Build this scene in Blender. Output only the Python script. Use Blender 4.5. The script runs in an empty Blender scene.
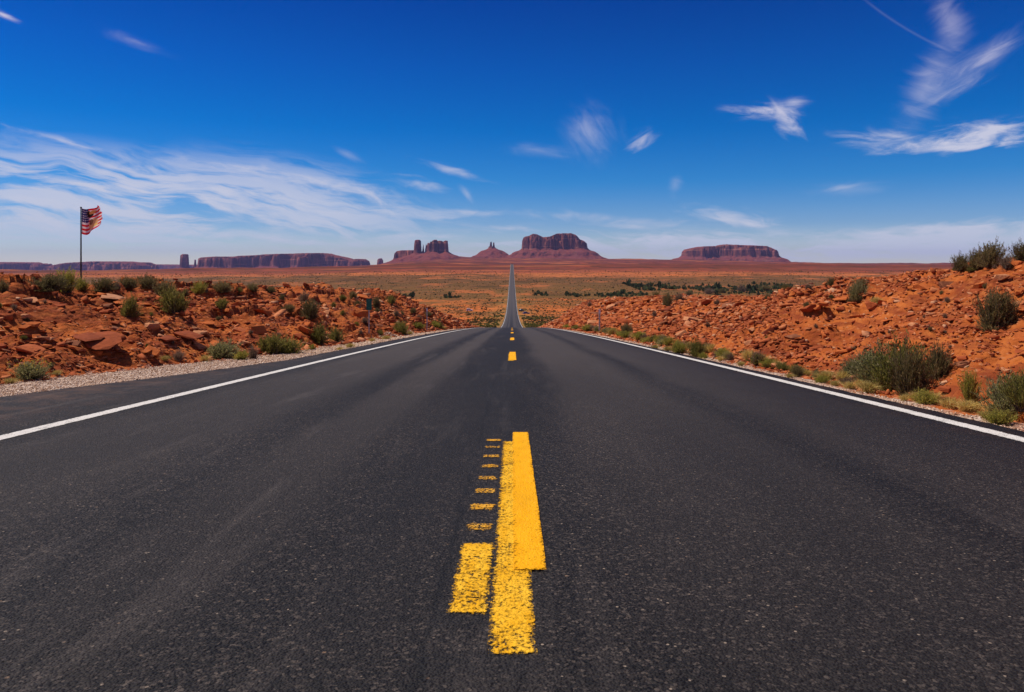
import bpy, bmesh, math, random
import numpy as np
from mathutils import Vector, Matrix

# ------------------------------------------------------------------ camera, sky, sun, exposure
scene = bpy.context.scene
COL = scene.collection
F = 712.0            # focal length in pixels of the 1024 px wide frame
HZ = 262.0           # picture row of eye level

cam_data = bpy.data.cameras.new("camera")
cam_data.sensor_width = 36.0
cam_data.lens = F / 1024.0 * 36.0
cam_data.shift_y = -(346.0 - HZ) / 1024.0
cam_data.clip_start = 0.05
cam_data.clip_end = 80000.0
cam = bpy.data.objects.new("camera", cam_data)
COL.objects.link(cam)
cam.location = (0, 0, 0)
cam.rotation_euler = (math.radians(90), 0, 0)
scene.camera = cam

SUN_EL = math.radians(58)
SUN_AZ = math.radians(-74)       # measured from +Y towards +X: the sun stands to the left, a little ahead
sun_dir = Vector((math.sin(SUN_AZ) * math.cos(SUN_EL), math.cos(SUN_AZ) * math.cos(SUN_EL), math.sin(SUN_EL)))
sun_data = bpy.data.lights.new("sun", "SUN")
sun_data.energy = 4.6
sun_data.angle = math.radians(0.5)
sun_data.color = (1.0, 0.925, 0.82)
sun = bpy.data.objects.new("sun", sun_data)
sun.rotation_euler = sun_dir.to_track_quat('Z', 'Y').to_euler()
COL.objects.link(sun)

scene.view_settings.view_transform = 'Standard'
scene.view_settings.look = 'None'
scene.view_settings.gamma = 1.0
scene.view_settings.exposure = 0.0
scene.view_settings.use_curve_mapping = False
scene.cycles.max_bounces = 5
scene.cycles.diffuse_bounces = 2
scene.cycles.glossy_bounces = 2
scene.cycles.transparent_max_bounces = 8
scene.cycles.volume_bounces = 0
scene.cycles.use_denoising = True
scene.render.film_transparent = False


class NT:
    """small helper for writing node trees"""
    def __init__(s, tree):
        s.t = tree
        tree.nodes.clear()

    def n(s, typ, ins=None, **props):
        nd = s.t.nodes.new(typ)
        for k, v in props.items():
            setattr(nd, k, v)
        for k, v in (ins or {}).items():
            sock = nd.inputs[k]
            if isinstance(v, bpy.types.NodeSocket):
                s.t.links.new(v, sock)
            else:
                sock.default_value = v
        return nd

    def m(s, op, a, b=0.0, c=0.0, clamp=False):
        nd = s.t.nodes.new('ShaderNodeMath')
        nd.operation = op
        nd.use_clamp = clamp
        for i, v in enumerate((a, b, c)):
            if isinstance(v, bpy.types.NodeSocket):
                s.t.links.new(v, nd.inputs[i])
            else:
                nd.inputs[i].default_value = v
        return nd.outputs[0]

    def mr(s, v, a, b, c=0.0, d=1.0, smooth=False):
        nd = s.t.nodes.new('ShaderNodeMapRange')
        nd.interpolation_type = 'SMOOTHSTEP' if smooth else 'LINEAR'
        s.t.links.new(v, nd.inputs[0])
        for i, x in enumerate((a, b, c, d)):
            nd.inputs[i + 1].default_value = x
        return nd.outputs[0]

    def mix(s, fac, a, b, mode='MIX'):
        nd = s.t.nodes.new('ShaderNodeMix')
        nd.data_type = 'RGBA'
        nd.blend_type = mode
        for sock, v in ((nd.inputs[0], fac), (nd.inputs[6], a), (nd.inputs[7], b)):
            if isinstance(v, bpy.types.NodeSocket):
                s.t.links.new(v, sock)
            elif isinstance(v, (tuple, list)):
                sock.default_value = tuple(v) + (1.0,) if len(v) == 3 else v
            else:
                sock.default_value = v
        return nd.outputs[2]

    def noise(s, vec, scale, detail=4, rough=0.55, dist=0.0):
        nd = s.n('ShaderNodeTexNoise', {'Scale': scale, 'Detail': detail, 'Roughness': rough, 'Distortion': dist})
        if vec is not None:
            s.t.links.new(vec, nd.inputs['Vector'])
        return nd

    def mapping(s, vec, loc=(0, 0, 0), rot=(0, 0, 0), scl=(1, 1, 1), typ='POINT'):
        nd = s.n('ShaderNodeMapping', {'Vector': vec}, vector_type=typ)
        nd.inputs['Location'].default_value = loc
        nd.inputs['Rotation'].default_value = rot
        nd.inputs['Scale'].default_value = scl
        return nd.outputs[0]

    def ramp(s, fac, stops, interp='LINEAR'):
        nd = s.t.nodes.new('ShaderNodeValToRGB')
        cr = nd.color_ramp
        cr.interpolation = interp
        while len(cr.elements) < len(stops):
            cr.elements.new(0.5)
        for e, (p, c) in zip(cr.elements, stops):
            e.position = p
            e.color = tuple(c) + (1.0,) if len(c) == 3 else c
        s.t.links.new(fac, nd.inputs[0])
        return nd.outputs[0]


# ---- world: Nishita sky, deepened overhead, with cirrus laid out by compass direction and height angle
world = bpy.data.worlds.new("World")
scene.world = world
world.use_nodes = True
W = NT(world.node_tree)
sky = W.n('ShaderNodeTexSky', sky_type='NISHITA', sun_disc=False)
sky.sun_elevation = SUN_EL
sky.sun_rotation = SUN_AZ
sky.altitude = 1600
sky.air_density = 1.0
sky.dust_density = 0.3
sky.ozone_density = 3.0
tc = W.n('ShaderNodeTexCoord')
sep = W.n('ShaderNodeSeparateXYZ', {0: tc.outputs['Generated']})
az = W.m('MULTIPLY', W.m('ARCTAN2', sep.outputs[0], sep.outputs[1]), 180 / math.pi)
el = W.m('MULTIPLY', W.m('ARCSINE', sep.outputs[2]), 180 / math.pi)
ang = W.n('ShaderNodeCombineXYZ', {0: az, 1: el, 2: 0.0}).outputs[0]
tint = W.ramp(W.mr(el, 0, 40), [(0.0, (0.90, 0.90, 0.95)), (0.075, (0.38, 0.61, 0.93)), (0.16, (0.10, 0.52, 0.95)), (0.26, (0.0, 0.43, 0.94)),
                                (0.38, (0.0, 0.33, 0.90)), (0.50, (0.0, 0.235, 0.78)), (1.0, (0.02, 0.18, 0.62))])
skycol = W.mix(1.0, sky.outputs[0], tint, 'MULTIPLY')


def px2ang(x, y):
    v = Vector((x - 512.0, F, HZ - y)).normalized()
    return math.degrees(math.atan2(v.x, v.y)), math.degrees(math.asin(v.z))


def streak(rot_deg, sx, sy, lo, hi, seed, warp=1.6):
    """fibrous noise, long along one direction of the sky"""
    wn = W.noise(W.mapping(ang, (seed, seed * 2, 0), (0, 0, 0), (0.12, 0.2, 1)), 1.0, 3, 0.5)
    off = W.n('ShaderNodeVectorMath', {0: wn.outputs['Color'], 1: (0.5, 0.5, 0.5)}, operation='SUBTRACT').outputs[0]
    off = W.n('ShaderNodeVectorMath', {0: off, 1: (warp * 3, warp * 2.2, 0)}, operation='MULTIPLY').outputs[0]
    p = W.n('ShaderNodeVectorMath', {0: ang, 1: off}, operation='ADD').outputs[0]
    q = W.mapping(p, (seed * 3.7, seed * 1.3, seed), (0, 0, math.radians(rot_deg)), (1, 1, 1))
    q1 = W.mapping(q, scl=(sx, sy, 1))
    n1 = W.noise(q1, 1.0, 5, 0.62, 0.35).outputs[0]
    n2 = W.noise(W.mapping(q, (9, 4, 2), scl=(sx * 0.28, sy * 0.36, 1)), 1.0, 3, 0.5).outputs[0]
    n = W.m('ADD', W.m('MULTIPLY', n1, 0.62), W.m('MULTIPLY', n2, 0.38))
    return W.mr(n, lo, hi, smooth=True)


S_down = streak(9, 0.15, 1.15, 0.42, 0.585, 3.1)        # running gently down to the right
S_flat = streak(1, 0.15, 1.3, 0.43, 0.60, 7.7)
S_fine = streak(-24, 0.55, 1.4, 0.30, 0.62, 5.2, 1.0)   # rising to the right
S_soft = streak(50, 0.4, 0.8, 0.25, 0.70, 9.4, 1.0)

def fibres(rot_deg, seed, along=0.36, across=1.25):
    """plain fibrous noise shared by all the small clouds that run the same way"""
    q = W.mapping(W.mapping(ang, (seed, seed * .7, 0), (0, 0, math.radians(rot_deg))), scl=(along, across, 1))
    return W.noise(q, 1.0, 7, 0.60, 0.55).outputs[0]


FIB = [(-28, fibres(-28, 4.4)), (-4, fibres(-4, 8.1)), (10, fibres(10, 2.3)), (22, fibres(22, 6.9)), (50, fibres(50, 1.2, .45, 1.1))]
cloud = None
# picture x, y, half width, half height, turn (deg, + = falls to the right), fibre field, weight, edge softness
PATCH = [
    (60, 200, 300, 62, 5, S_down, .80, 0.75), (230, 205, 260, 50, 10, S_down, .75, 0.8), (150, 238, 340, 24, 2, S_flat, 0.70, 0.9),
    (60, 140, 75, 6, 13, S_soft, .62, 1), (50, 150, 90, 16, 10, S_fine, .30, 1), (85, 184, 105, 12, 9, S_soft, 1.0, 1), (60, 204, 95, 10, 7, S_soft, 1.0, 1), (30, 219, 75, 11, 3, S_soft, .85, 1),
    (130, 206, 50, 10, 12, S_soft, .7, 1), (222, 191, 58, 11, 16, S_soft, 1.05, 1), (246, 171, 58, 9, 8, S_soft, .75, 1), (224, 208, 34, 6, 22, S_soft, .75, 1),
    (335, 187, 78, 9, 12, S_soft, .75, 1), (378, 198, 44, 9, 26, S_soft, .75, 1), (300, 203, 66, 8, 12, S_soft, .8, 1), (290, 222, 74, 9, 5, S_soft, .75, 1),
    (160, 231, 110, 9, 3, S_soft, .6, 1), (270, 238, 90, 8, 3, S_soft, .55, 1), (190, 165, 120, 14, 8, S_fine, .35, 1), (300, 180, 150, 26, 12, S_fine, .30, 1), (110, 168, 26, 9, -30, S_soft, .35, 1), (155, 171, 16, 8, 40, S_soft, .4, 1),
    (452, 170, 46, 6, 15, S_soft, .52, 1.0), (467, 194, 16, 6, 50, S_fine, .36, 1.0), (466, 212, 52, 5, 3, S_soft, .65, 1.0),
    (348, 155, 24, 7, 22, S_fine, .30, 1.0), (420, 184, 40, 9, 14, S_soft, .5, 1.0),
    (2, 14, 22, 5, 18, S_soft, .9, .8), (135, 42, 48, 9, 12, S_fine, .26, 1.0), (140, 43, 22, 4, 14, S_soft, .25, 1),
    (590, 134, 40, 40, 40, S_fine, .24, 1.0), (586, 126, 22, 20, 45, S_soft, .16, 1), (642, 141, 22, 11, -30, S_soft, .60, 1.0), (675, 185, 10, 16, 15, S_fine, .26, 1.0), (540, 151, 44, 10, 5, S_fine, .26, 1.0),
    (762, 112, 48, 11, 4, S_soft, .90, .9), (786, 121, 30, 14, 48, S_soft, .85, 1.0), (794, 102, 20, 10, -10, S_soft, .6, .9),
    (948, 143, 108, 13, 0, S_soft, 1.25, .8), (985, 134, 66, 20, -2, S_soft, 1.15, .9), (880, 140, 58, 14, 8, S_soft, .70, .9), (950, 146, 86, 9, -1, S_fine, 1.1, 1), (985, 138, 60, 14, -2, S_fine, .7, 1),
    (928, 84, 30, 74, 24, S_fine, .42, 1.0), (975, 64, 70, 22, -30, S_fine, .50, 1.0), (950, 22, 24, 46, -22, S_fine, .42, 1.0), (955, 92, 60, 9, -22, S_soft, .35, 1), (985, 58, 44, 8, -30, S_soft, .45, 1),
    (965, 231, 150, 17, -3, S_soft, 1.15, .9), (930, 236, 150, 12, -2, S_fine, .6, 1), (1010, 240, 90, 12, 0, S_fine, .6, .9), (850, 188, 56, 12, 0, S_fine, .28, .9), (840, 187, 24, 6, 0, S_soft, .3, 1),
    (732, 217, 62, 13, 10, S_soft, .75, .9), (748, 223, 30, 7, 6, S_soft, .6, 1), (600, 236, 190, 14, 1, S_flat, .80, .9), (560, 243, 70, 6, -2, S_soft, .6, 1),
    (800, 246, 360, 22, 0, S_flat, 1.0, .8), (900, 252, 140, 7, 0, S_soft, .6, 1), (690, 243, 90, 6, 1, S_soft, .5, 1), (830, 243, 200, 12, 0, S_soft, .42, 1), (640, 222, 80, 8, 3, S_soft, .4, .9), (470, 246, 170, 16, 0, S_flat, .75, .9),
    (560, 215, 70, 8, 4, S_soft, .4, .9), (330, 196, 170, 40, 12, S_down, .5, .9), (420, 215, 90, 10, 5, S_flat, .5, .9), (640, 228, 40, 5, 8, S_soft, .4, 1), (425, 236, 90, 5, 2, S_soft, .6, 1), (505, 228, 70, 4, 4, S_soft, .5, 1), (655, 236, 80, 5, 2, S_soft, .55, 1), (715, 242, 70, 5, 0, S_soft, .5, 1), (850, 234, 100, 6, -1, S_soft, .6, 1), (300, 243, 110, 5, 1, S_soft, .55, 1), (60, 240, 110, 6, 1, S_soft, .5, 1), (520, 243, 60, 4, -2, S_soft, .5, 1),
]
for (x, y, hw, hh, rot, fld, wt, soft) in PATCH:
    a, e = px2ang(x, y)
    kx = math.degrees(math.atan(1 / F)) * math.cos(math.radians(a)) ** 2
    src = ang if cloud is None else W.n('ShaderNodeVectorMath', {0: cloud, 1: (1e-7, 1e-7, 0), 2: ang}, operation='MULTIPLY_ADD').outputs[0]
    mp = W.mapping(src, (a, e, 0), (0, 0, -math.radians(rot)), (hw * kx, hh * kx, 1), 'TEXTURE')
    ln = W.n('ShaderNodeVectorMath', {0: mp}, operation='LENGTH').outputs['Value']
    mk = W.mr(ln, 1.08, 1.08 - soft, 0.0, wt, smooth=True)
    if fld is S_soft or fld is S_fine:
        # small clouds: fibres running their way eat into the outline
        nn = min(FIB, key=lambda f_: abs(f_[0] - rot))[1]
        kk = 3.0 if fld is S_soft else 1.6
        bb = W.m('ADD', W.m('SUBTRACT', 1.08, ln), W.m('MULTIPLY', W.m('SUBTRACT', nn, 0.50), kk))
        v = W.m('MULTIPLY', W.mr(bb, 0.05, 1.65, 0.0, 1.0, smooth=True), W.mr(ln, 1.5, 0.2, 0.0, wt * 1.15, smooth=True))
    else:
        v = W.m('MULTIPLY', mk, fld)
    cloud = v if cloud is None else W.m('ADD', cloud, W.m('MULTIPLY', v, W.m('SUBTRACT', 1.0, cloud, clamp=True)))
# old contrail, a thin curved line
a0, e0 = px2ang(905, 28)
mp = W.mapping(ang, (a0, e0, 0), (0, 0, -math.radians(38)), (4.4, 0.14, 1), 'TEXTURE')
sp = W.n('ShaderNodeSeparateXYZ', {0: mp})
bend = W.m('ADD', sp.outputs[1], W.m('MULTIPLY', W.m('MULTIPLY', sp.outputs[0], sp.outputs[0]), -2.2))
trail = W.m('MULTIPLY', W.mr(W.m('ABSOLUTE', bend), 1.0, 0.0, smooth=True), W.mr(W.m('ABSOLUTE', sp.outputs[0]), 1.0, 0.5, 0.0, 0.075, smooth=True))
cloud = W.m('ADD', cloud, trail)
# thin veil low over the horizon and loose cirrus everywhere else in the sky
veil = W.mr(el, 6.0, 0.2, 0.0, 0.12, smooth=True)
cloud = W.m('ADD', cloud, veil)
away = W.mr(W.m('ABSOLUTE', az), 42, 60, 0.0, 0.5, smooth=True)
cloud = W.m('ADD', cloud, W.m('MULTIPLY', W.m('MULTIPLY', away, S_down), W.mr(el, 60, 20)))
cloud = W.m('MULTIPLY', W.m('MINIMUM', cloud, 0.93), W.mr(el, -0.5, 0.0))
CLOUD_COL = W.ramp(W.mr(el, 0, 20), [(0.0, (5.3, 5.9, 7.3)), (0.5, (6.2, 6.2, 7.6)), (1.0, (5.8, 5.3, 7.5))])
final = W.mix(cloud, skycol, CLOUD_COL)
bg = W.n('ShaderNodeBackground', {'Color': final, 'Strength': 0.1})
W.n('ShaderNodeOutputWorld', {'Surface': bg.outputs[0]})
world.cycles.sampling_method = 'MANUAL'
world.cycles.sample_map_resolution = 512

# ------------------------------------------------------------------ helpers
rng = np.random.default_rng(11)
random.seed(5)


def vnoise(x, y, seed=0):
    """value noise in 0..1"""
    x = np.asarray(x, float); y = np.asarray(y, float)
    xi = np.floor(x).astype(np.int64); yi = np.floor(y).astype(np.int64)
    fx = x - xi; fy = y - yi
    fx = fx * fx * fx * (fx * (fx * 6 - 15) + 10); fy = fy * fy * fy * (fy * (fy * 6 - 15) + 10)

    def h(a, b):
        v = (a * 374761393 + b * 668265263 + seed * 1442695041) & 0x7fffffff
        v = ((v ^ (v >> 13)) * 1274126177) & 0x7fffffff
        v = ((v ^ (v >> 16)) * 747796405) & 0x7fffffff
        return ((v ^ (v >> 15)) & 0xffff) / 65535.0
    return (h(xi, yi) * (1 - fx) + h(xi + 1, yi) * fx) * (1 - fy) + (h(xi, yi + 1) * (1 - fx) + h(xi + 1, yi + 1) * fx) * fy


def fbm(x, y, octv=4, seed=0, gain=0.5, lac=2.03):
    s = 0.0; a = 1.0; t = 0.0
    for i in range(octv):
        s = s + a * (vnoise(x, y, seed + i * 17) - 0.5); t += a
        a *= gain; x = np.asarray(x) * lac + 13.7; y = np.asarray(y) * lac + 7.1
    return s / t * 2.0


def sstep(a, b, x):
    t = np.clip((np.asarray(x, float) - a) / (b - a), 0, 1)
    return t * t * (3 - 2 * t)


def new_mesh(name, verts, faces, smooth=False):
    """faces: int array (n,3) or (n,4)"""
    verts = np.ascontiguousarray(verts, dtype=np.float32); faces = np.ascontiguousarray(faces, dtype=np.int32)
    me = bpy.data.meshes.new(name)
    k = faces.shape[1]; n = len(faces)
    me.vertices.add(len(verts)); me.vertices.foreach_set('co', verts.ravel())
    me.loops.add(n * k); me.loops.foreach_set('vertex_index', faces.ravel())
    me.polygons.add(n); me.polygons.foreach_set('loop_start', np.arange(0, n * k, k, dtype=np.int32))
    if smooth:
        me.polygons.foreach_set('use_smooth', np.ones(n, dtype=bool))
    me.update(calc_edges=True)
    me.validate()
    return me


def link(name, me, mat=None, parent=None, loc=None):
    o = bpy.data.objects.new(name, me)
    COL.objects.link(o)
    if mat is not None and me is not None and len(me.materials) == 0:
        me.materials.append(mat)
    if parent is not None:
        o.parent = parent
    if loc is not None:
        o.location = loc
    return o


def tag(o, label=None, cat=None, group=None, kind=None):
    for k, v in (('label', label), ('category', cat), ('group', group), ('kind', kind)):
        if v:
            o[k] = v
    return o


def grid_faces(nr, nc):
    i = np.arange(nr - 1)[:, None] * nc + np.arange(nc - 1)[None, :]
    return np.stack([i, i + 1, i + nc + 1, i + nc], -1).reshape(-1, 4)


def pbr(name, color_fn=None, rough=0.9, spec=0.2, bump_fn=None, bump=0.3, bump_dist=0.02, color=None, metallic=0.0):
    m = bpy.data.materials.new(name)
    m.use_nodes = True
    T = NT(m.node_tree)
    T.geo = T.n('ShaderNodeNewGeometry'); T.pos = T.geo.outputs['Position']
    T.obj = T.n('ShaderNodeTexCoord').outputs['Object']
    b = T.n('ShaderNodeBsdfPrincipled', {'Roughness': rough, 'Specular IOR Level': spec, 'Metallic': metallic})
    if color_fn:
        T.t.links.new(color_fn(T), b.inputs['Base Color'])
    else:
        b.inputs['Base Color'].default_value = tuple(color) + (1,)
    if bump_fn:
        bn = T.n('ShaderNodeBump', {'Strength': bump, 'Distance': bump_dist, 'Height': bump_fn(T)})
        T.t.links.new(bn.outputs[0], b.inputs['Normal'])
    T.n('ShaderNodeOutputMaterial', {'Surface': b.outputs[0]})
    T.bsdf = b
    return m


# ------------------------------------------------------------------ profiles of the land (heights relative to eye level)
_ry = np.array([160, 200, 237, 300, 370, 454, 550, 650, 850, 1090, 1500, 2100, 2600, 5000, 7000, 9000, 14000, 60000.])
_rz = np.array([-15.1, -18.95, -21.9, -26.2, -29.8, -33, -34.5, -34.6, -31.6, -27.0, -17.5, -6.2, -15., -15., -15., -15., -15., -15.])


def _hermite(xs, ys, x):
    d = np.gradient(ys, xs)
    # limit overshoot
    sl = np.diff(ys) / np.diff(xs)
    for i in range(1, len(xs) - 1):
        if sl[i - 1] * sl[i] <= 0:
            d[i] = 0
        else:
            lim = 3 * min(abs(sl[i - 1]), abs(sl[i])); d[i] = math.copysign(min(abs(d[i]), lim), d[i])
    i = np.clip(np.searchsorted(xs, x) - 1, 0, len(xs) - 2)
    h = xs[i + 1] - xs[i]; t = np.clip((x - xs[i]) / h, 0, 1)
    return ((2 * t**3 - 3 * t**2 + 1) * ys[i] + (t**3 - 2 * t**2 + t) * h * d[i] + (-2 * t**3 + 3 * t**2) * ys[i + 1] + (t**3 - t**2) * h * d[i + 1])


def road_z(Y):
    Y = np.asarray(Y, float)
    near = -0.9 - 0.073 * Y - 0.0001 * Y * np.abs(Y)
    xs = np.concatenate([[80., 110., 140.], _ry]); ys = np.concatenate([-0.9 - 0.073 * xs[:3] - 0.0001 * xs[:3]**2, _rz])
    far = _hermite(xs, ys, Y)
    w = sstep(90, 120, Y)
    return near * (1 - w) + far * w


_ly = np.array([-80, 0, 8, 15.3, 23, 31, 43, 60, 78, 95, 110, 140, 165, 200.])
_lz = np.array([2.5, -.05, -.35, -.62, -.92, -1.28, -1.72, -2.55, -4.7, -7.0, -9.3, -13.6, -16.2, -20.0])
_hy = np.array([-80, 0, 8, 12.5, 20, 26.6, 35, 48, 65, 85, 105, 130, 150, 170, 200.])
_hz = np.array([5.0, 1.1, .55, 0.12, -.52, -1.34, -1.80, -2.40, -3.4, -4.75, -7.5, -11.8, -14.8, -16.9, -20.])


def crest(Y, side):
    if side < 0:
        v = np.interp(Y, _ly, _lz)
    else:
        v = np.interp(Y, _hy, _hz)
    w = sstep(150, 200, Y)
    return v * (1 - w) + (road_z(Y) - 0.5) * w


def foot(Y, side):
    if side < 0:
        return np.interp(Y, [-80, 0, 9.6, 14.3, 18, 35, 60], [8, 7.6, 6.9, 6.25, 5.6, 5.1, 5.0])
    return np.interp(Y, [-80, 0, 30, 60], [4.5, 4.35, 4.3, 4.5])


def asph(Y, side):
    """half width of the asphalt"""
    if side < 0:
        return np.interp(Y, [-80, 0, 5, 8, 11, 14.3, 22, 60, 200, 400], [6.3, 6.2, 6.0, 5.58, 4.95, 4.5, 4.42, 4.2, 4.1, 4.1])
    return np.interp(Y, [-80, 0, 400], [3.93, 3.93, 3.93])


def ground(X, Y, fine=True):
    X = np.asarray(X, float); Y = np.asarray(Y, float)
    r = road_z(Y)
    aX = np.abs(X)
    out = np.zeros(np.broadcast(X, Y).shape)
    for side in (-1, 1):
        H = crest(Y, side); Fo = foot(Y, side) + 0.35 * fbm(Y * 0.35, Y * 0 + side * 5, 3, 5)
        C = (11.0 if side < 0 else 9.6) + 1.1 * fbm(Y * 0.12, Y * 0 + side * 9, 3, 8)
        C = np.maximum(C, Fo + 2)
        t = (aX - Fo) / (C - Fo)
        tc = np.clip(t, 0, 1)
        s = 1 - (1 - tc) ** 1.35 if side < 0 else 0.35 * tc + 0.65 * (1 - (1 - tc) ** 1.4)
        s = s * sstep(0, 0.10, tc) + 0
        z = r - 0.04 + (H - r + 0.04) * s
        beyond = np.maximum(aX - C, 0)
        nearw = 1 - sstep(120, 230, Y)
        z = z - nearw * (0.022 if side < 0 else 0.055) * np.minimum(beyond, 30)
        # broad undulation of the plateau / valley
        z = z + nearw * np.clip(beyond / 8, 0, 1) * 0.20 * fbm(X / 14, Y / 14, 3, 21)
        if side > 0:
            z = z - nearw * np.clip(beyond - 4, 0, 40) * 0.02
        out = np.where((X < 0) if side < 0 else (X >= 0), z, out)
        if fine:
            hgt = H - r
            bank = np.clip(hgt / 1.0, 0, 1) * sstep(0.0, 0.15, t) * (1 - sstep(60, 110, Y) * 0.5)
            amp = np.clip(1.0 - beyond / 25, 0.12, 1) * (1 - 0.5 * sstep(.75, 1.0, t) * (side > 0))
            # rounded lumps, gullies and broken ledges of the cut
            lump = 0.32 * fbm(X / 1.9, Y / 2.6, 4, 31) + 0.14 * fbm(X * 2.1, Y * 1.7, 4, 41)
            wz = (z + lump) / 0.34 + 1.6 * fbm(X / 3.1, Y / 4.5, 3, 51) + 0.045 * Y
            fr = wz - np.floor(wz)
            stair = (np.floor(wz) + sstep(0.84, 1.0, fr)) - wz + 0.45
            ledge = (0.50 if side < 0 else 0.42) * stair * sstep(-0.10, 0.35, fbm(X / 2.2, Y / 3.0, 3, 61))
            d = (lump + ledge) * bank * amp
            crumbs = 0.075 * (np.abs(fbm(X * 4.3, Y * 3.2, 4, 71, .6)) * 2 - 0.4) * np.clip((aX - Fo + 0.2) / 0.5, 0, 1) * nearw
            out = np.where((X < 0) if side < 0 else (X >= 0), out + d + crumbs * amp, out)
    # valley relief
    vw = sstep(200, 420, Y)
    off = np.clip((aX - 12) / (30 + Y * 0.05), 0, 1)
    rel = 1.6 * fbm(X / 90, Y / 120, 3, 81) + np.clip(Y - 900, 0, 2600) / 2600 * 20 * (np.abs(fbm(X / 300, Y / 520, 4, 91)) - 0.14)
    rel = np.where(Y > 6500, rel * 0.4, rel)
    out = out + vw * off * rel
    q = X / np.maximum(Y, 50)
    yq = np.interp(q, [-.95, -.72, -.47, -.25, -.18, -.12, -.06, 0, .1, .2, .3, .37, .47, .8], [273.5, 273, 271.5, 268.8, 265.0, 260.8, 258.4, 258.6, 259.2, 260.0, 261.2, 262.4, 264.0, 264.6])
    farz = -(yq - HZ) / F * Y + rel * 0.9
    wf = sstep(2300, 5200, Y)
    out = out * (1 - wf) + farz * wf
    side_drop = np.interp(q, [-.8, -.5, -.25, -.12, .3, .5, .8], [-7.0, -6.5, -3.5, 0, 0, -1.0, -1.2]) / F * Y
    out = out + side_drop * sstep(700, 2300, Y) * (1 - wf)
    # bed of the road
    hw = np.where(X < 0, asph(Y, -1), asph(Y, 1))
    bed = (1 - sstep(-0.10, 0.10, aX - hw)) * (Y < 2500)
    out = np.where(aX < hw + 0.25, out * (1 - bed) + (r - 0.14) * bed, out)
    flank = (aX >= hw - 0.1) & (aX < hw + 1.2)
    w = (1 - sstep(0.1, 1.2, aX - hw)) * 0.9 * (sstep(120, 200, Y)) * (Y < 2500)
    out = np.where(flank, out * (1 - w) + (r - 0.12) * w, out)
    return out


def place(px, py, ymin=4.0, ymax=4000.0):
    """the point of the ground that is seen at a picture position"""
    ys = np.exp(np.linspace(math.log(ymin), math.log(ymax), 5000))
    xs = (px - 512.0) / F * ys
    line = -(py - HZ) / F * ys
    g = ground(xs, ys)
    hit = np.nonzero(g >= line)[0]
    if len(hit) == 0:
        return None
    i = hit[0]
    return float(xs[i]), float(ys[i]), float(g[i])


# ------------------------------------------------------------------ ground sheet
def y_rows():
    ys = list(np.arange(-70, 2, 1.5)) + list(np.arange(2.0, 5.0, 0.25))
    y = 5.0
    while y < 170:
        ys.append(y); y += max(0.045, 0.0052 * y)
    while y < 21000:
        ys.append(y); y *= 1.0125
    return np.array(ys)


YR = y_rows()


def ground_sheet():
    inner = np.concatenate([[0, 2.0, 3.4, 3.7], np.arange(3.82, 12.6, 0.062)])
    nout = 105
    t = (np.arange(1, nout + 1) / nout)
    Wd = 75 + 1.0 * np.maximum(YR, 0)
    cols = []
    for side in (-1, 1):
        inn = np.broadcast_to(inner[None, :], (len(YR), len(inner)))
        ou = inner[-1] + (Wd[:, None] - inner[-1]) * t[None, :] ** 2.1
        c = np.concatenate([inn, ou], 1) * side
        cols.append(c)
    X = np.concatenate([cols[0][:, ::-1], cols[1][:, 1:]], 1)
    Y = np.broadcast_to(YR[:, None], X.shape)
    X = X.copy(); Y = Y.copy()
    jit = ((np.abs(X) > 5.0) & (np.abs(X) < 12.5) & (Y > 5) & (Y < 165)).astype(float)
    dy = np.gradient(YR)[:, None]
    X += jit * rng.uniform(-.02, .02, X.shape); Y += jit * dy * rng.uniform(-.33, .33, X.shape)
    Z = ground(X, Y)
    V = np.stack([X, Y, Z], -1).reshape(-1, 3)
    me = new_mesh('ground', V, grid_faces(*X.shape), smooth=False)
    return me


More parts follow.
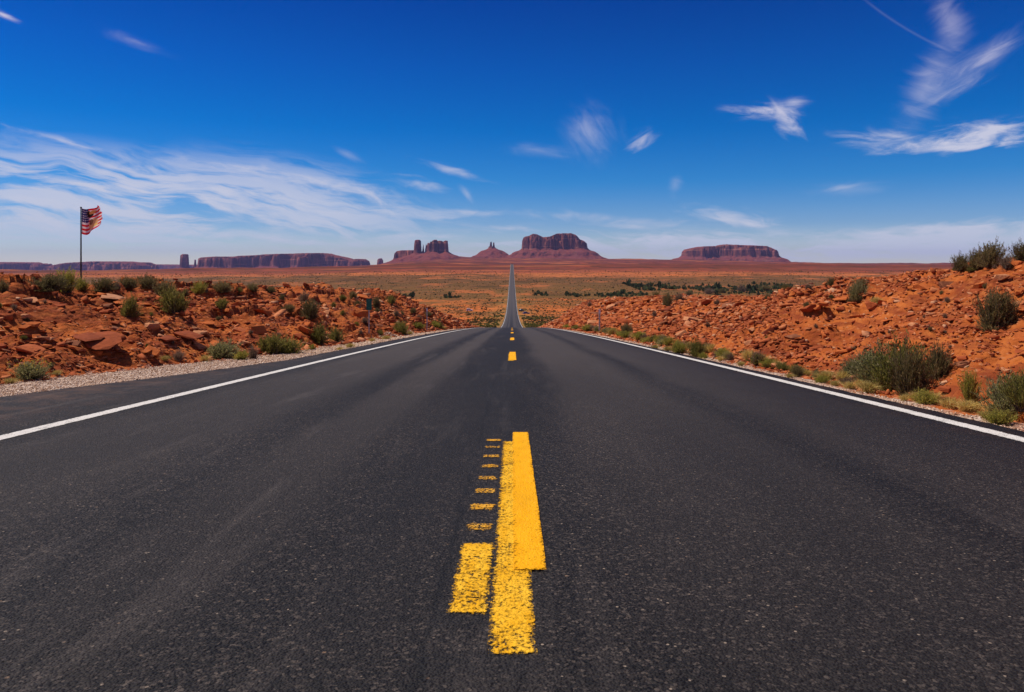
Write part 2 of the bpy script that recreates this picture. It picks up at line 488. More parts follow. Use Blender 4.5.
def soil_color(T):
    P = T.pos
    s = T.n('ShaderNodeSeparateXYZ', {0: P})
    x, y, z = s.outputs
    ax = T.m('ABSOLUTE', x)
    # near bank: orange earth, darker red beds, pale broken chips
    nA = T.noise(P, 0.55, 6, 0.6).outputs[0]
    nB = T.noise(P, 5.0, 6, 0.65).outputs[0]
    nC = T.noise(T.mapping(P, scl=(1, .5, 4.5)), 1.6, 5, 0.6, 0.5).outputs[0]
    c = T.ramp(nA, [(0.36, (0.20, 0.042, 0.013)), (0.50, (0.37, 0.084, 0.018)), (0.66, (0.50, 0.135, 0.028))])
    c = T.mix(T.mr(nB, 0.46, 0.68, 0, .6), c, (0.56, 0.185, 0.050))
    c = T.mix(T.mr(nC, 0.48, 0.60, 0, .7), c, (0.22, 0.044, 0.018))
    chips = T.n('ShaderNodeTexVoronoi', {'Vector': T.mapping(P, scl=(1, 1, 1.8)), 'Scale': 9.0, 'Randomness': 1.0})
    chipm = T.m('MULTIPLY', T.mr(chips.outputs['Distance'], 0.30, 0.22), T.mr(T.n('ShaderNodeSeparateColor', {0: chips.outputs['Color']}).outputs[0], 0.70, 0.78))
    c = T.mix(T.m('MULTIPLY', chipm, .6), c, (0.56, 0.23, 0.10))
    # verge gravel
    gv = T.n('ShaderNodeTexVoronoi', {'Vector': P, 'Scale': 38.0})
    gcol = T.ramp(T.n('ShaderNodeSeparateColor', {0: gv.outputs['Color']}).outputs[0], [(0, (0.40, 0.26, 0.18)), (.5, (0.55, 0.40, 0.30)), (1, (0.68, 0.54, 0.44))])
    # the width of the gravelled verge: broad beside the widened near end on the left, a hand's width elsewhere
    edge_l = T.n('ShaderNodeMapRange', {0: y, 1: 9.0, 2: 18.0, 3: -6.75, 4: -5.15})
    edge_l = T.m('MAXIMUM', edge_l.outputs[0], T.mr(y, 0, 200, -9, -4.0))
    edge_l = T.m('ADD', T.mr(y, 9.0, 18.0, -6.95, -5.5), T.mr(y, 18, 60, 0, .55))
    wob = T.m('MULTIPLY', T.m('SUBTRACT', T.noise(P, 1.7, 4, .6).outputs[0], 0.5), 1.0)
    gl = T.mr(T.m('ADD', T.m('SUBTRACT', x, edge_l), wob), -0.12, 0.12)
    gr = T.mr(T.m('ADD', x, wob), 4.35, 4.15)
    isl = T.m('LESS_THAN', x, 0.0)
    gm = T.m('ADD', T.m('MULTIPLY', isl, gl), T.m('MULTIPLY', T.m('SUBTRACT', 1.0, isl), gr))
    gm = T.m('MULTIPLY', gm, T.mr(y, 90, 50))
    c = T.mix(gm, c, gcol)
    # valley: bare orange sand, sage flats, red benches and tawny grass further out
    wv = T.n('ShaderNodeCombineXYZ', {0: T.m('MULTIPLY', x, 0.30), 1: y, 2: 0.0}).outputs[0]
    big = T.noise(wv, 0.0065, 5, 0.62, 0.4).outputs[0]
    big2 = T.noise(wv, 0.022, 5, 0.65).outputs[0]
    spot = T.noise(P, 0.23, 5, 0.7).outputs[0]
    spot2 = T.noise(P, 0.05, 5, 0.7).outputs[0]
    logy = T.m('LOGARITHM', T.m('MAXIMUM', y, 1.0), 10.0)          # 2.3 = 200 m ... 4 = 10 km
    lw = T.m('ADD', logy, T.m('MULTIPLY', T.m('SUBTRACT', big, 0.5), 0.16))
    sand = T.ramp(T.mr(lw, 2.2, 4.2), [(0.0, (0.48, 0.125, 0.028)), (0.29, (0.56, 0.142, 0.026)), (0.345, (0.34, 0.108, 0.032)),
                                       (0.42, (0.29, 0.098, 0.032)), (0.455, (0.48, 0.145, 0.040)), (0.48, (0.27, 0.064, 0.028)),
                                       (0.54, (0.17, 0.036, 0.020)), (0.62, (0.23, 0.052, 0.028)), (0.75, (0.17, 0.044, 0.032)), (1.0, (0.17, 0.05, 0.045))])
    scrub = T.ramp(T.mr(lw, 2.2, 4.2), [(0.0, (0.105, 0.066, 0.016)), (0.35, (0.125, 0.070, 0.018)), (0.6, (0.085, 0.032, 0.017)), (1.0, (0.09, 0.033, 0.026))])
    dens = T.ramp(T.mr(lw, 2.2, 4.2), [(0.0, (.50,) * 3), (0.26, (.46,) * 3), (0.34, (.66,) * 3), (0.43, (.68,) * 3), (0.46, (.36,) * 3), (0.56, (.46,) * 3), (1.0, (.36,) * 3)])
    sm = T.m('ADD', T.m('ADD', T.m('MULTIPLY', spot, 0.5), T.m('MULTIPLY', spot2, 0.35)), T.m('MULTIPLY', big2, 0.5))
    sm = T.m('ADD', sm, T.m('MULTIPLY', T.m('SUBTRACT', T.n('ShaderNodeSeparateColor', {0: dens}).outputs[0], 0.5), 0.55))
    v = T.mix(T.mr(sm, 0.60, 0.70, 0, .92), sand, scrub)
    def lay(kx, ky, sd):
        return T.n('ShaderNodeCombineXYZ', {0: T.m('MULTIPLY', x, kx), 1: T.m('MULTIPLY', y, ky), 2: sd}).outputs[0]
    drk = T.noise(lay(2.2, 1, 3), 0.0075, 7, .70).outputs[0]
    opn = T.noise(lay(1.6, 1, 9), 0.0085, 7, .72).outputs[0]
    v = T.mix(T.mr(opn, .53, .60, 0, .75), v, T.mix(1.0, sand, (1.25, 1.12, 1.0), 'MULTIPLY'))
    v = T.mix(T.mr(drk, .53, .60, 0, 0.7), v, T.mix(1.0, scrub, (.62, .60, .62), 'MULTIPLY'))
    v = T.mix(T.mr(T.noise(wv, 0.05, 6, .7).outputs[0], .52, .68, 0, .45), v, T.mix(1.0, sand, (1.35, 1.4, 1.4), 'MULTIPLY'))
    fs = T.noise(lay(.30, 1, 5), 0.0026, 6, .68).outputs[0]
    fy = T.mr(y, 1100, 1600)
    v = T.mix(T.m('MULTIPLY', T.mr(fs, .53, .60, 0, .75), fy), v, (0.42, 0.125, 0.038))
    v = T.mix(T.m('MULTIPLY', T.mr(fs, .47, .41, 0, .70), fy), v, (0.085, 0.028, 0.016))
    verge = T.m('MULTIPLY', T.mr(T.m('ADD', ax, T.m('MULTIPLY', spot, 14)), 26, 14), T.mr(y, 900, 300))
    v = T.mix(T.m('MULTIPLY', verge, .5), v, (0.22, 0.17, 0.045))
    strip = T.m('MULTIPLY', T.mr(T.m('ADD', ax, T.m('MULTIPLY', spot, 2)), 7.6, 5.6), T.mr(y, 150, 260))
    return T.mix(T.mr(y, 130, 230, smooth=True), c, v)


def soil_bump(T):
    P = T.pos
    a = T.noise(P, 7.0, 7, 0.68).outputs[0]
    v = T.n('ShaderNodeTexVoronoi', {'Vector': T.mapping(P, scl=(1, 1, 2.2)), 'Scale': 6.5})
    s = T.n('ShaderNodeSeparateXYZ', {0: P})
    h = T.m('ADD', a, T.m('MULTIPLY', v.outputs['Distance'], -0.55))
    return T.m('MULTIPLY', h, T.mr(s.outputs[1], 220, 60))


M_soil = pbr('red desert soil', soil_color, rough=0.95, spec=0.1, bump_fn=soil_bump, bump=0.9, bump_dist=0.07)
tag(link('ground', ground_sheet(), M_soil), kind='structure')


# ------------------------------------------------------------------ road and paint
def asphalt_color(T):
    P = T.pos
    s = T.n('ShaderNodeSeparateXYZ', {0: P})
    x, y, z = s.outputs
    v = T.n('ShaderNodeTexVoronoi', {'Vector': P, 'Scale': 100.0})
    rv = T.n('ShaderNodeSeparateColor', {0: v.outputs['Color']})
    c = T.ramp(rv.outputs[0], [(0.0, (0.003, 0.0026, 0.0023)), (0.45, (0.010, 0.0085, 0.0074)), (0.85, (0.025, 0.0205, 0.0175)), (1.0, (0.070, 0.056, 0.045))])
    fleck = T.m('MULTIPLY', T.m('GREATER_THAN', rv.outputs[1], 0.994), T.mr(v.outputs['Distance'], 0.55, 0.35))
    c = T.mix(fleck, c, (0.24, 0.19, 0.14))
    v2 = T.n('ShaderNodeTexVoronoi', {'Vector': P, 'Scale': 48.0})
    f2 = T.m('MULTIPLY', T.m('GREATER_THAN', T.n('ShaderNodeSeparateColor', {0: v2.outputs['Color']}).outputs[0], 0.992), T.mr(v2.outputs['Distance'], 0.34, 0.20))
    c = T.mix(T.m('MULTIPLY', f2, .6), c, (0.28, 0.18, 0.11))
    big = T.noise(T.mapping(P, scl=(1.0, 0.16, 1)), 1.1, 5, 0.6, 0.3).outputs[0]
    med = T.noise(P, 6.0, 4, 0.6).outputs[0]
    c = T.mix(1.0, c, T.ramp(big, [(0.35, (0.70, 0.70, 0.72)), (0.65, (1.38, 1.33, 1.30))]), 'MULTIPLY')
    c = T.mix(1.0, c, T.ramp(med, [(0.3, (0.86, 0.86, 0.86)), (0.7, (1.14, 1.13, 1.12))]), 'MULTIPLY')
    # polished wheel paths a touch lighter, growing with distance as grazing sheen painted in, a dark oily band left of the centre line and a seam along it
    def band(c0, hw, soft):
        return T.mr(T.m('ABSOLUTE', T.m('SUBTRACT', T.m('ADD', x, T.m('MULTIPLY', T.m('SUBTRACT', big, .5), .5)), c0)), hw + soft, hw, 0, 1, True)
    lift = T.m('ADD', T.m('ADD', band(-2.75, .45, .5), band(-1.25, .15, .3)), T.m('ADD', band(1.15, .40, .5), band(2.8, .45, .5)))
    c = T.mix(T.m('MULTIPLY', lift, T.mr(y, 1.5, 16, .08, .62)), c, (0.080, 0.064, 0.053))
    dark = T.m('MULTIPLY', band(-0.32, .16, .26), T.mr(y, 2, 12, .30, .62))
    c = T.mix(dark, c, (0.013, 0.0115, 0.011))
    seam = T.m('MULTIPLY', T.mr(T.m('ABSOLUTE', T.m('ADD', x, T.m('ADD', 0.235, T.m('MULTIPLY', T.m('SUBTRACT', med, .5), .10)))), 0.016, 0.006), T.mr(T.noise(P, 1.3, 3).outputs[0], .42, .52))
    c = T.mix(T.m('MULTIPLY', seam, .8), c, (0.006, 0.0055, 0.005))
    # pale scuffs left by tyres
    sc = T.noise(T.mapping(P, rot=(0, 0, math.radians(28)), scl=(3.2, 0.33, 1)), 1.0, 6, 0.7, 0.4).outputs[0]
    c = T.mix(T.m('MULTIPLY', T.mr(sc, 0.55, 0.70), T.mr(x, 1.0, -2.0, 0.16, 0.42)), c, (0.105, 0.086, 0.074))
    # milled rumble cuts under the centre line
    fr = T.m('FRACT', T.m('DIVIDE', T.m('ADD', y, 0.115), 0.3))
    cut = T.m('MULTIPLY', T.mr(T.m('ABSOLUTE', T.m('SUBTRACT', fr, 0.5)), 0.26, 0.16, 0, 1, True), T.mr(T.m('ABSOLUTE', T.m('ADD', x, 0.09)), .20, .13, 0, 1, True))
    c = T.mix(T.m('MULTIPLY', cut, .35), c, (0.012, 0.011, 0.011))
    dust = T.m('MULTIPLY', T.m('ADD', T.mr(x, 3.3, 4.0), T.mr(x, -3.9, -5.2)), T.mr(T.noise(P, 2.4, 6, .7).outputs[0], .42, .70))
    c = T.mix(T.m('MULTIPLY', dust, .45), c, (0.20, 0.10, 0.055))
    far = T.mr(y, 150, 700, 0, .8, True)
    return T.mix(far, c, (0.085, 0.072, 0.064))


def asphalt_bump(T):
    P = T.pos
    v = T.n('ShaderNodeTexVoronoi', {'Vector': P, 'Scale': 115.0})
    v2 = T.n('ShaderNodeTexVoronoi', {'Vector': P, 'Scale': 62.0})
    n = T.noise(P, 30.0, 3, 0.6).outputs[0]
    h = T.m('ADD', T.m('MULTIPLY', v.outputs['Distance'], -1.0), T.m('MULTIPLY', v2.outputs['Distance'], -0.7))
    h = T.m('ADD', h, n)
    s = T.n('ShaderNodeSeparateXYZ', {0: P})
    return T.m('MULTIPLY', h, T.mr(s.outputs[1], 40, 8, .15, 1))


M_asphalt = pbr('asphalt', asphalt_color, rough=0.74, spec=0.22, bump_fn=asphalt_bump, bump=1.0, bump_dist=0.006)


def road_sheet():
    ys = YR[(YR < 2450)]
    n = len(ys)
    jl = asph(ys, -1) + 0.05 * fbm(ys * 1.9, ys * 0, 4, 3)
    jr = asph(ys, 1) + 0.035 * fbm(ys * 2.3, ys * 0 + 4, 4, 6)
    zc = road_z(ys)
    colsx = [-jl - 0.03, -jl, -jl * 0.66, np.full(n, -1.9), np.zeros(n), np.full(n, 1.9), jr, jr + 0.03]
    X = np.stack(colsx, 1)
    Y = np.broadcast_to(ys[:, None], X.shape)
    Z = np.broadcast_to(zc[:, None], X.shape).copy()
    Z[:, 0] -= 0.13; Z[:, -1] -= 0.13
    return new_mesh('road', np.stack([X, Y, Z], -1).reshape(-1, 3), grid_faces(*X.shape), smooth=False)


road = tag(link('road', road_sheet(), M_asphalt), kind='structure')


def paint(name, base, wear_lo, wear_hi, tone, scale=70.0, edge=0.16):
    """road paint, worn through to the asphalt in small pits"""
    m = bpy.data.materials.new(name)
    m.use_nodes = True
    T = NT(m.node_tree)
    P = T.n('ShaderNodeNewGeometry').outputs['Position']
    v = T.n('ShaderNodeTexVoronoi', {'Vector': P, 'Scale': 110.0})
    n1 = T.noise(T.mapping(P, scl=(1, .8, 1)), scale, 5, 0.78).outputs[0]
    n2 = T.noise(P, 5.0, 4, 0.6).outputs[0]
    n3 = T.noise(T.mapping(P, scl=(1, .25, 1)), 22.0, 4, 0.6).outputs[0]
    c = T.mix(T.mr(n3, 0.35, 0.65), base, tone)
    c = T.mix(T.m('MULTIPLY', T.mr(n2, .5, .75), .45), c, tuple(a * .72 for a in base))
    w = T.m('ADD', T.m('MULTIPLY', n1, 0.75), T.m('MULTIPLY', n2, 0.25))
    rim = T.n('ShaderNodeAttribute', attribute_name='rim').outputs['Fac']
    w = T.m('SUBTRACT', w, T.m('MULTIPLY', T.m('SUBTRACT', 1.0, rim), edge))
    hole = T.mr(w, wear_lo, wear_hi)
    hole = T.m('SUBTRACT', 1.0, hole)
    b = T.n('ShaderNodeBsdfPrincipled', {'Base Color': c, 'Roughness': 0.7, 'Specular IOR Level': 0.08})
    h = T.m('ADD', T.m('MULTIPLY', v.outputs['Distance'], -1.0), n1)
    bn = T.n('ShaderNodeBump', {'Strength': 0.8, 'Distance': 0.004, 'Height': h})
    T.t.links.new(bn.outputs[0], b.inputs['Normal'])
    tr = T.n('ShaderNodeBsdfTransparent')
    uv = T.n('ShaderNodeTexCoord').outputs['Object']
    mx = T.n('ShaderNodeMixShader', {0: hole, 1: b.outputs[0], 2: tr.outputs[0]})
    T.n('ShaderNodeOutputMaterial', {'Surface': mx.outputs[0]})
    return m


# the mix factor "hole" is 1 where the noise is low
M_new = paint('fresh yellow road paint', (0.86, 0.385, 0.004), 0.34, 0.43, (0.93, 0.44, 0.008), edge=.10)
M_old = paint('old yellow road paint', (0.86, 0.42, 0.010), 0.40, 0.51, (0.95, 0.52, 0.03), edge=.13)
M_bits = paint('worn yellow road paint', (0.72, 0.33, 0.02), 0.46, 0.53, (0.82, 0.42, 0.05))
M_white = paint('white road paint', (0.66, 0.62, 0.56), 0.37, 0.46, (0.74, 0.70, 0.64), edge=.13)


def strip(name, x0, x1, y0, y1, mat, lift=0.004, rag=0.004, taper=0.0):
    ys = np.unique(np.concatenate([[y0, y1], YR[(YR > y0) & (YR < y1)], np.arange(y0, min(y1, 30), 0.02)]))
    n = len(ys)
    zc = np.interp(ys, YR, road_z(YR)) + lift
    a = x0 + rag * fbm(ys * 13, ys * 0 + x0 * 100, 5, 2, .7) + taper * (ys - y0)
    b = x1 + rag * fbm(ys * 11, ys * 0 + x1 * 100 + 7, 5, 4, .7) + taper * (ys - y0)
    rw = 0.020
    if y1 - y0 < 5:   # uneven ends
        e0 = rag * 1.0
        X = np.stack([a, a + rw, b - rw, b], 1)
        Y = np.broadcast_to(ys[:, None], X.shape).copy()
        Y[0] += rng.uniform(-e0, e0, 4); Y[-1] += rng.uniform(-e0, e0, 4)
    else:
        X = np.stack([a, a + rw, b - rw, b], 1); Y = np.broadcast_to(ys[:, None], X.shape)
    Z = np.broadcast_to(zc[:, None], X.shape)
    me = new_mesh(name, np.stack([X, Y, Z], -1).reshape(-1, 3), grid_faces(*X.shape))
    rim = np.broadcast_to(np.array([0, 1, 1, 0.]), X.shape) * np.clip(np.minimum(ys - y0, y1 - ys) / 0.02, 0, 1)[:, None]
    at = me.attributes.new('rim', 'FLOAT', 'POINT'); at.data.foreach_set('value', rim.ravel().astype(np.float32))
    return link(name, me, mat, road)


# far away the sheet has to sit higher above the asphalt to stay clear of it
for side, cx in ((-1, -3.72), (1, 3.66)):
    for (ya, yb, lf, w) in ((-60, 40, 0.004, .075), (40, 150, .006, .075), (150, 2400, 0.03, .085)):
        o = strip('edge_line', cx - w, cx + w, ya, yb, M_white, lf, 0.006 if ya < 100 else 0)
# first dash: an old speckled stripe, a fresh one laid beside it, a stray patch and eight bits between the rumble cuts
strip('centre_dash', -0.068, 0.068, 1.875, 5.04, M_old, 0.004, 0.006)
strip('centre_dash', 0.005, 0.122, 2.49, 5.40, M_new, 0.008, 0.003)
strip('paint_patch', -0.198, -0.068, 2.13, 2.79, M_old, 0.004, 0.009)
for i, yy in enumerate((3.01, 3.32, 3.62, 3.906, 4.215, 4.51, 4.82, 5.08)):
    hw_ = 0.064 - 0.002 * i
    strip('paint_patch', -0.200 + 0.001 * i, -0.072 + 0.001 * i, yy - hw_, yy + hw_, M_bits, 0.004, 0.010)
strip('centre_dash', -2 * 0 - 0.06, 0.064, -10.3, -7.2, M_old, 0.004, 0.006)
y = 14.1
while y < 240:
    strip('centre_dash', -0.085, 0.05, y - 0.12, y + 2.7, M_old, 0.004, 0.006)
    strip('centre_dash', -0.062, 0.088, y + 0.02, y + 3.25, M_new, 0.008, 0.003)
    y += 12.2


# ------------------------------------------------------------------ buttes and mesas
def rock_color(T):
    P = T.pos
    s = T.n('ShaderNodeSeparateXYZ', {0: P})
    nrm = T.n('ShaderNodeSeparateXYZ', {0: T.geo.outputs['True Normal']})
    flat = T.mr(nrm.outputs[2], 0.45, 0.75, smooth=True)
    vert = T.noise(T.mapping(P, scl=(1, 1, 0.22)), 0.018, 7, 0.68).outputs[0]
    hz = T.noise(T.mapping(P, scl=(0.06, 0.06, 1.0)), 0.10, 5, 0.7).outputs[0]
    cl = T.ramp(vert, [(0.40, (0.045, 0.018, 0.020)), (0.52, (0.12, 0.036, 0.030)), (0.66, (0.34, 0.110, 0.068))])
    cl = T.mix(T.mr(hz, .52, .60, 0, .55), cl, (0.11, 0.036, 0.030))
    cl = T.mix(T.mr(T.noise(T.mapping(P, scl=(.04, .04, 1.0)), 0.045, 4, .7).outputs[0], .56, .64, 0, .6), cl, (0.46, 0.19, 0.12))
    ta = T.ramp(hz, [(0.38, (0.13, 0.034, 0.030)), (0.5, (0.22, 0.052, 0.036)), (0.58, (0.13, 0.036, 0.030)), (0.68, (0.32, 0.095, 0.060))])
    ta = T.mix(T.mr(T.noise(P, 0.02, 5, .6).outputs[0], .5, .7, 0, .35), ta, (0.22, 0.10, 0.06))
    return T.mix(flat, cl, ta)


M_rock = pbr('weathered red sandstone cliffs', rock_color, rough=0.95, spec=0.05)


def butte(name, D, tops, label, cat, group=None, cell=8.0, thick=None, tal=(20, 20), gy=262.0, slope=0.55, flute=14.0, seed=0, depth_wob=0.35, talus_ridge=None):
    """tops: list of blocks (outline [(x, y)...] of the flat tops as seen, y of the cliff's foot, half thickness in m, depth offset in m)"""
    m = D / F
    zg = -(gy - HZ) * m - 12
    x_lo = min(p[0] for b in tops for p in b[0]); x_hi = max(p[0] for b in tops for p in b[0])
    zb_max = max(-(b[1] - HZ) * m for b in tops)
    marg = (zb_max - zg) / slope * 1.25 + 40
    vmax = max(abs(b[3]) + b[2] for b in tops) * 1.25 + marg
    u = np.arange((x_lo - 512) * m - marg, (x_hi - 512) * m + marg + cell, cell)
    v = np.arange(-vmax, vmax + cell, cell)
    U, V = np.meshgrid(u, v)
    Z = np.full(U.shape, zg - 30.0)
    U0, V0 = U, V
    U = U + 26 * fbm(U0 / 90, V0 / 90, 2, seed + 41); V = V + 26 * fbm(U0 / 90, V0 / 90, 2, seed + 43)
    wob = flute * 2.6 * fbm(U / 44, V / 44, 3, seed + 3) + flute * 4.2 * fbm(U / 150, V / 150, 2, seed + 5) + flute * 1.2 * fbm(U / 19, V / 19, 2, seed + 7)
    U, V = U0, V0
    for (outl, by, hd, off) in tops:
        xs = np.array([(p[0] - 512) * m for p in outl]); zs = np.array([-(p[1] - HZ) * m for p in outl])
        o = np.argsort(xs, kind='stable')
        zb = -(by - HZ) * m
        wdt = xs.max() - xs.min(); cx = (xs.max() + xs.min()) / 2
        k = min(1.0, wdt / 260.0)
        sc = min(1.0, wdt / 200.0)
        if wdt > 250:
            bulge = 1 + depth_wob * 2 * fbm(U / 330, U * 0 + seed, 3, seed + 11)
            s = np.minimum(hd * bulge - np.abs(V - off), np.minimum(U - xs.min(), xs.max() - U) + np.minimum(0, (hd * 0.9 - np.abs(V - off))) * 0)
            cr = np.minimum(hd * .5, 90)
            dx = np.maximum(0, cr - np.minimum(U - xs.min(), xs.max() - U)); dv = np.maximum(0, cr - (hd * bulge - np.abs(V - off)))
            s = np.where((dx > 0) & (dv > 0), cr - np.hypot(dx, dv), s)
        else:
            s = (1 - np.hypot((U - cx) / (wdt / 2), (V - off) / hd)) * min(wdt / 2, hd)
        ws = wob * sc
        inner_front = np.clip(np.minimum(U - xs.min(), xs.max() - U) / (cell * 3), 0.25, 1)
        s = s + np.where(ws > 0, ws * .35, ws) * inner_front
        top = np.interp(U + 6 * fbm(U / 30, V / 30, 2, seed + 2), xs[o], zs[o])
        hgt = np.maximum(top - zb, 0)
        # two tiers to the cliff, ragged rim
        lo_ = np.clip(0.70 + 0.55 * fbm(U / 85, V / 85, 4, seed + 31), .40, .97)
        lo_ = np.maximum(lo_, 0.96 * (1 - sstep(50, 110, np.minimum(U - xs.min(), xs.max() - U))))
        f = lo_ * sstep(-cell * .55, cell * .55, s) + (1 - lo_) * sstep(cell * 1.2, cell * 7.5, s)
        f = np.where(f < .985, np.floor(f * 7 + .25 * fbm(U / 50, V / 50, 2, seed + 37)) / 7 * .45 + f * .55, f)
        f = np.where(wdt < 265, sstep(-cell * .5, cell * .9, s), f)
        rim = 1 - 0.13 * np.abs(fbm(U / 34, V / 34, 4, seed + 13, .6))
        z = zb + hgt * f * rim
        d = np.maximum(0, -s)
        gull = 1 + 0.22 * fbm(U / 60, V / 60, 3, seed + 17)
        drop = slope * d * gull
        drop = drop + 5 * np.sin(drop / 11.0) * (drop > 6)        # benches in the scree slope
        z = np.where(s > -cell * .6, z, zb - drop)
        Z = np.maximum(Z, z)
    if talus_ridge:
        xs = np.array([(p[0] - 512) * m for p in talus_ridge]); zs = np.array([-(p[1] - HZ) * m for p in talus_ridge])
        zr = np.interp(U, xs, zs, left=zg - 60, right=zg - 60) + 3 * fbm(U / 40, V / 40, 3, seed + 23)
        Z = np.maximum(Z, zr - slope * .9 * np.abs(V) * (1 + .2 * fbm(U / 70, V / 70, 3, seed + 29)))
    # origin at the foot of the landmark
    cx = ((x_lo + x_hi) / 2 - 512) * m
    P = np.stack([U - cx, V, Z - zg], -1).reshape(-1, 3)
    F4 = grid_faces(*U.shape)
    keep = (P[F4][:, :, 2].max(1) > -25)
    me = new_mesh(name, P, F4[keep])
    o = link(name, me, M_rock, loc=(cx, D, zg))
    return tag(o, label, cat, group)


DC, DL = 8000.0, 10500.0
butte('sandstone_mesa', DC, [([(522, 239.5), (523, 236.8), (529, 236), (533, 234), (537, 235), (543, 237.6), (549, 237), (556, 234), (563, 233.6), (570, 233.6), (574, 235), (578, 239.5), (582, 241), (585, 243), (586, 246)], 248.3, 170, 0)],
      'massive red flat-topped mesa right beside where the road meets the horizon', 'mesa', gy=261.5, seed=101, flute=13, cell=5.5)
butte('sandstone_butte', DC, [([(487.6, 247.2), (490, 246.2), (493, 246.5), (495.6, 247.4)], 250.6, 42, 0), ([(489.8, 242.2), (492, 241.2)], 247, 14, 0), ([(492.8, 243), (494.6, 242)], 247, 13, 4)],
      'small red cone of scree topped by a thin double spire', 'butte', cell=4.0, gy=261.5, seed=202, flute=4,
      talus_ridge=[(468, 262), (472, 256.8), (480, 254.2), (487, 250.4), (497, 250.4), (505, 254.2), (514, 257), (520, 258), (523, 262)])
butte('sandstone_butte', DC - 300, [([(392, 254), (394, 251.2), (400, 250.2), (413.5, 250), (415, 251)], 259.0, 110, 110),
                        ([(414, 240.4), (417, 239.6), (420.6, 239.8), (421.4, 240.4)], 252.5, 34, 0),
                        ([(422.6, 244), (424.0, 243)], 252, 12, -8), ([(425.2, 244), (426.8, 242.6)], 252, 12, 5),
                        ([(426.5, 244.5), (428, 242.6), (429.4, 243.4), (430.5, 241.6), (433, 241.4)], 251.6, 60, 6), ([(432, 241.2), (433.6, 239.9), (436.4, 239.6), (438, 240.6)], 251.6, 70, -14), ([(436.5, 241), (440, 240.4), (443.5, 241.6), (444.5, 243)], 251.6, 64, 10), ([(443, 241.6), (445, 240.4), (447.6, 240.6), (448.4, 241.6)], 251.6, 55, -4)],
      'cluster of red cliffs with one free-standing pillar and a castle-like block', 'butte', cell=6.0, gy=262, seed=303, flute=9,
      talus_ridge=[(383, 264), (392, 260), (408, 255), (421, 252.3), (448, 251), (452, 253.5), (458, 256.2), (475, 257.4), (482, 262)])
butte('sandstone_mesa', DC + 900, [([(683.5, 252), (686, 249.3), (692, 248.3), (700, 246.6), (717, 246), (722, 244.6), (724, 244.4), (735, 245.2), (752, 245.9), (760, 246.4), (766, 248.5), (770, 251.0), (772, 254)], 255.4, 240, 0), ([(772.6, 252.5), (774.2, 251.8)], 257, 16, -30)],
      'broad low red mesa standing alone beyond the right bank', 'mesa', gy=262.5, seed=404, flute=14, cell=6.5)
butte('sandstone_mesa', DL, [([(203, 260.5), (206, 257.6), (222, 256.6), (243, 256.6), (246, 255.8), (268, 254.3), (300, 253.4), (325, 253), (332, 254.8), (345, 257.4), (352, 259.6), (357, 258.8), (362, 259), (365, 261)], 265.2, 330, 80),
                            ([(232, 258), (249, 258)], 266.8, 120, -300), ([(306, 258.4), (309, 257.2), (317, 257), (319, 258.4)], 266.6, 85, -420),
                            ([(340, 259.6), (362, 260.6)], 266.2, 110, -250)],
      'very long purple-red mesa between the thin pinnacles and the castle-like cliffs', 'mesa', gy=269.5, seed=505, flute=24, cell=9, depth_wob=.5)
butte('sandstone_butte', DL, [([(180.2, 256.5), (181.4, 254.6), (184, 254), (187.4, 254.2), (188.6, 256)], 267.2, 58, 0)],
      'blocky dark tower standing alone near the two thin pinnacles', 'butte', cell=6, gy=271, seed=606, flute=6)
butte('rock_pinnacle', DL, [([(194.2, 259.5), (196.2, 259.3)], 266.5, 15, 0)],
      'thin rock pinnacle nearer to the blocky dark tower', 'pinnacle', cell=5, gy=270, seed=616, flute=2)
butte('rock_pinnacle', DL, [([(198.8, 259.2), (200.8, 259.6)], 266.5, 15, 0)],
      'thin rock pinnacle nearer to the end of the long mesa', 'pinnacle', cell=5, gy=270, seed=626, flute=2)
butte('sandstone_butte', DL, [([(377, 260.5), (378.5, 258.6), (381.5, 258.2), (383.4, 260.5)], 265.4, 48, 0)],
      'tiny lone butte in the gap between long mesa and castle-like cliffs', 'butte', cell=6, gy=267.5, seed=636, flute=5)
DF = 12500.0
butte('sandstone_mesa', DF, [([(-70, 262), (0, 262), (25, 262.2), (40, 263.6), (47.5, 263.2), (49, 265)], 270, 300, 0), ([(-60, 264), (4, 264.3), (20, 266)], 272, 200, -500)],
      'dark purple mesa cut off by the edge, left of the flagpole', 'mesa', gy=273.5, seed=707, flute=26, cell=13, depth_wob=.6)
butte('sandstone_mesa', DF - 300, [([(53, 266.5), (62, 264.6), (75, 262.5), (90, 261.3), (120, 261.4), (128, 262.6), (130, 263)], 269.5, 300, 150), ([(108, 265.2), (118, 263), (130, 262.2), (150, 262.3), (157.5, 265)], 270.6, 240, -260)],
      'long purple mesa rising behind the flagpole', 'mesa', gy=273.0, seed=808, flute=26, cell=13, depth_wob=.6)
butte('sandstone_mesa', 17000.0, [([(100, 264), (158, 264.3), (200, 264.6), (215, 265.2)], 268, 400, 0)],
      'faint blue tableland seen low behind the blocky dark tower', 'mesa', gy=270, seed=909, flute=30, cell=20)

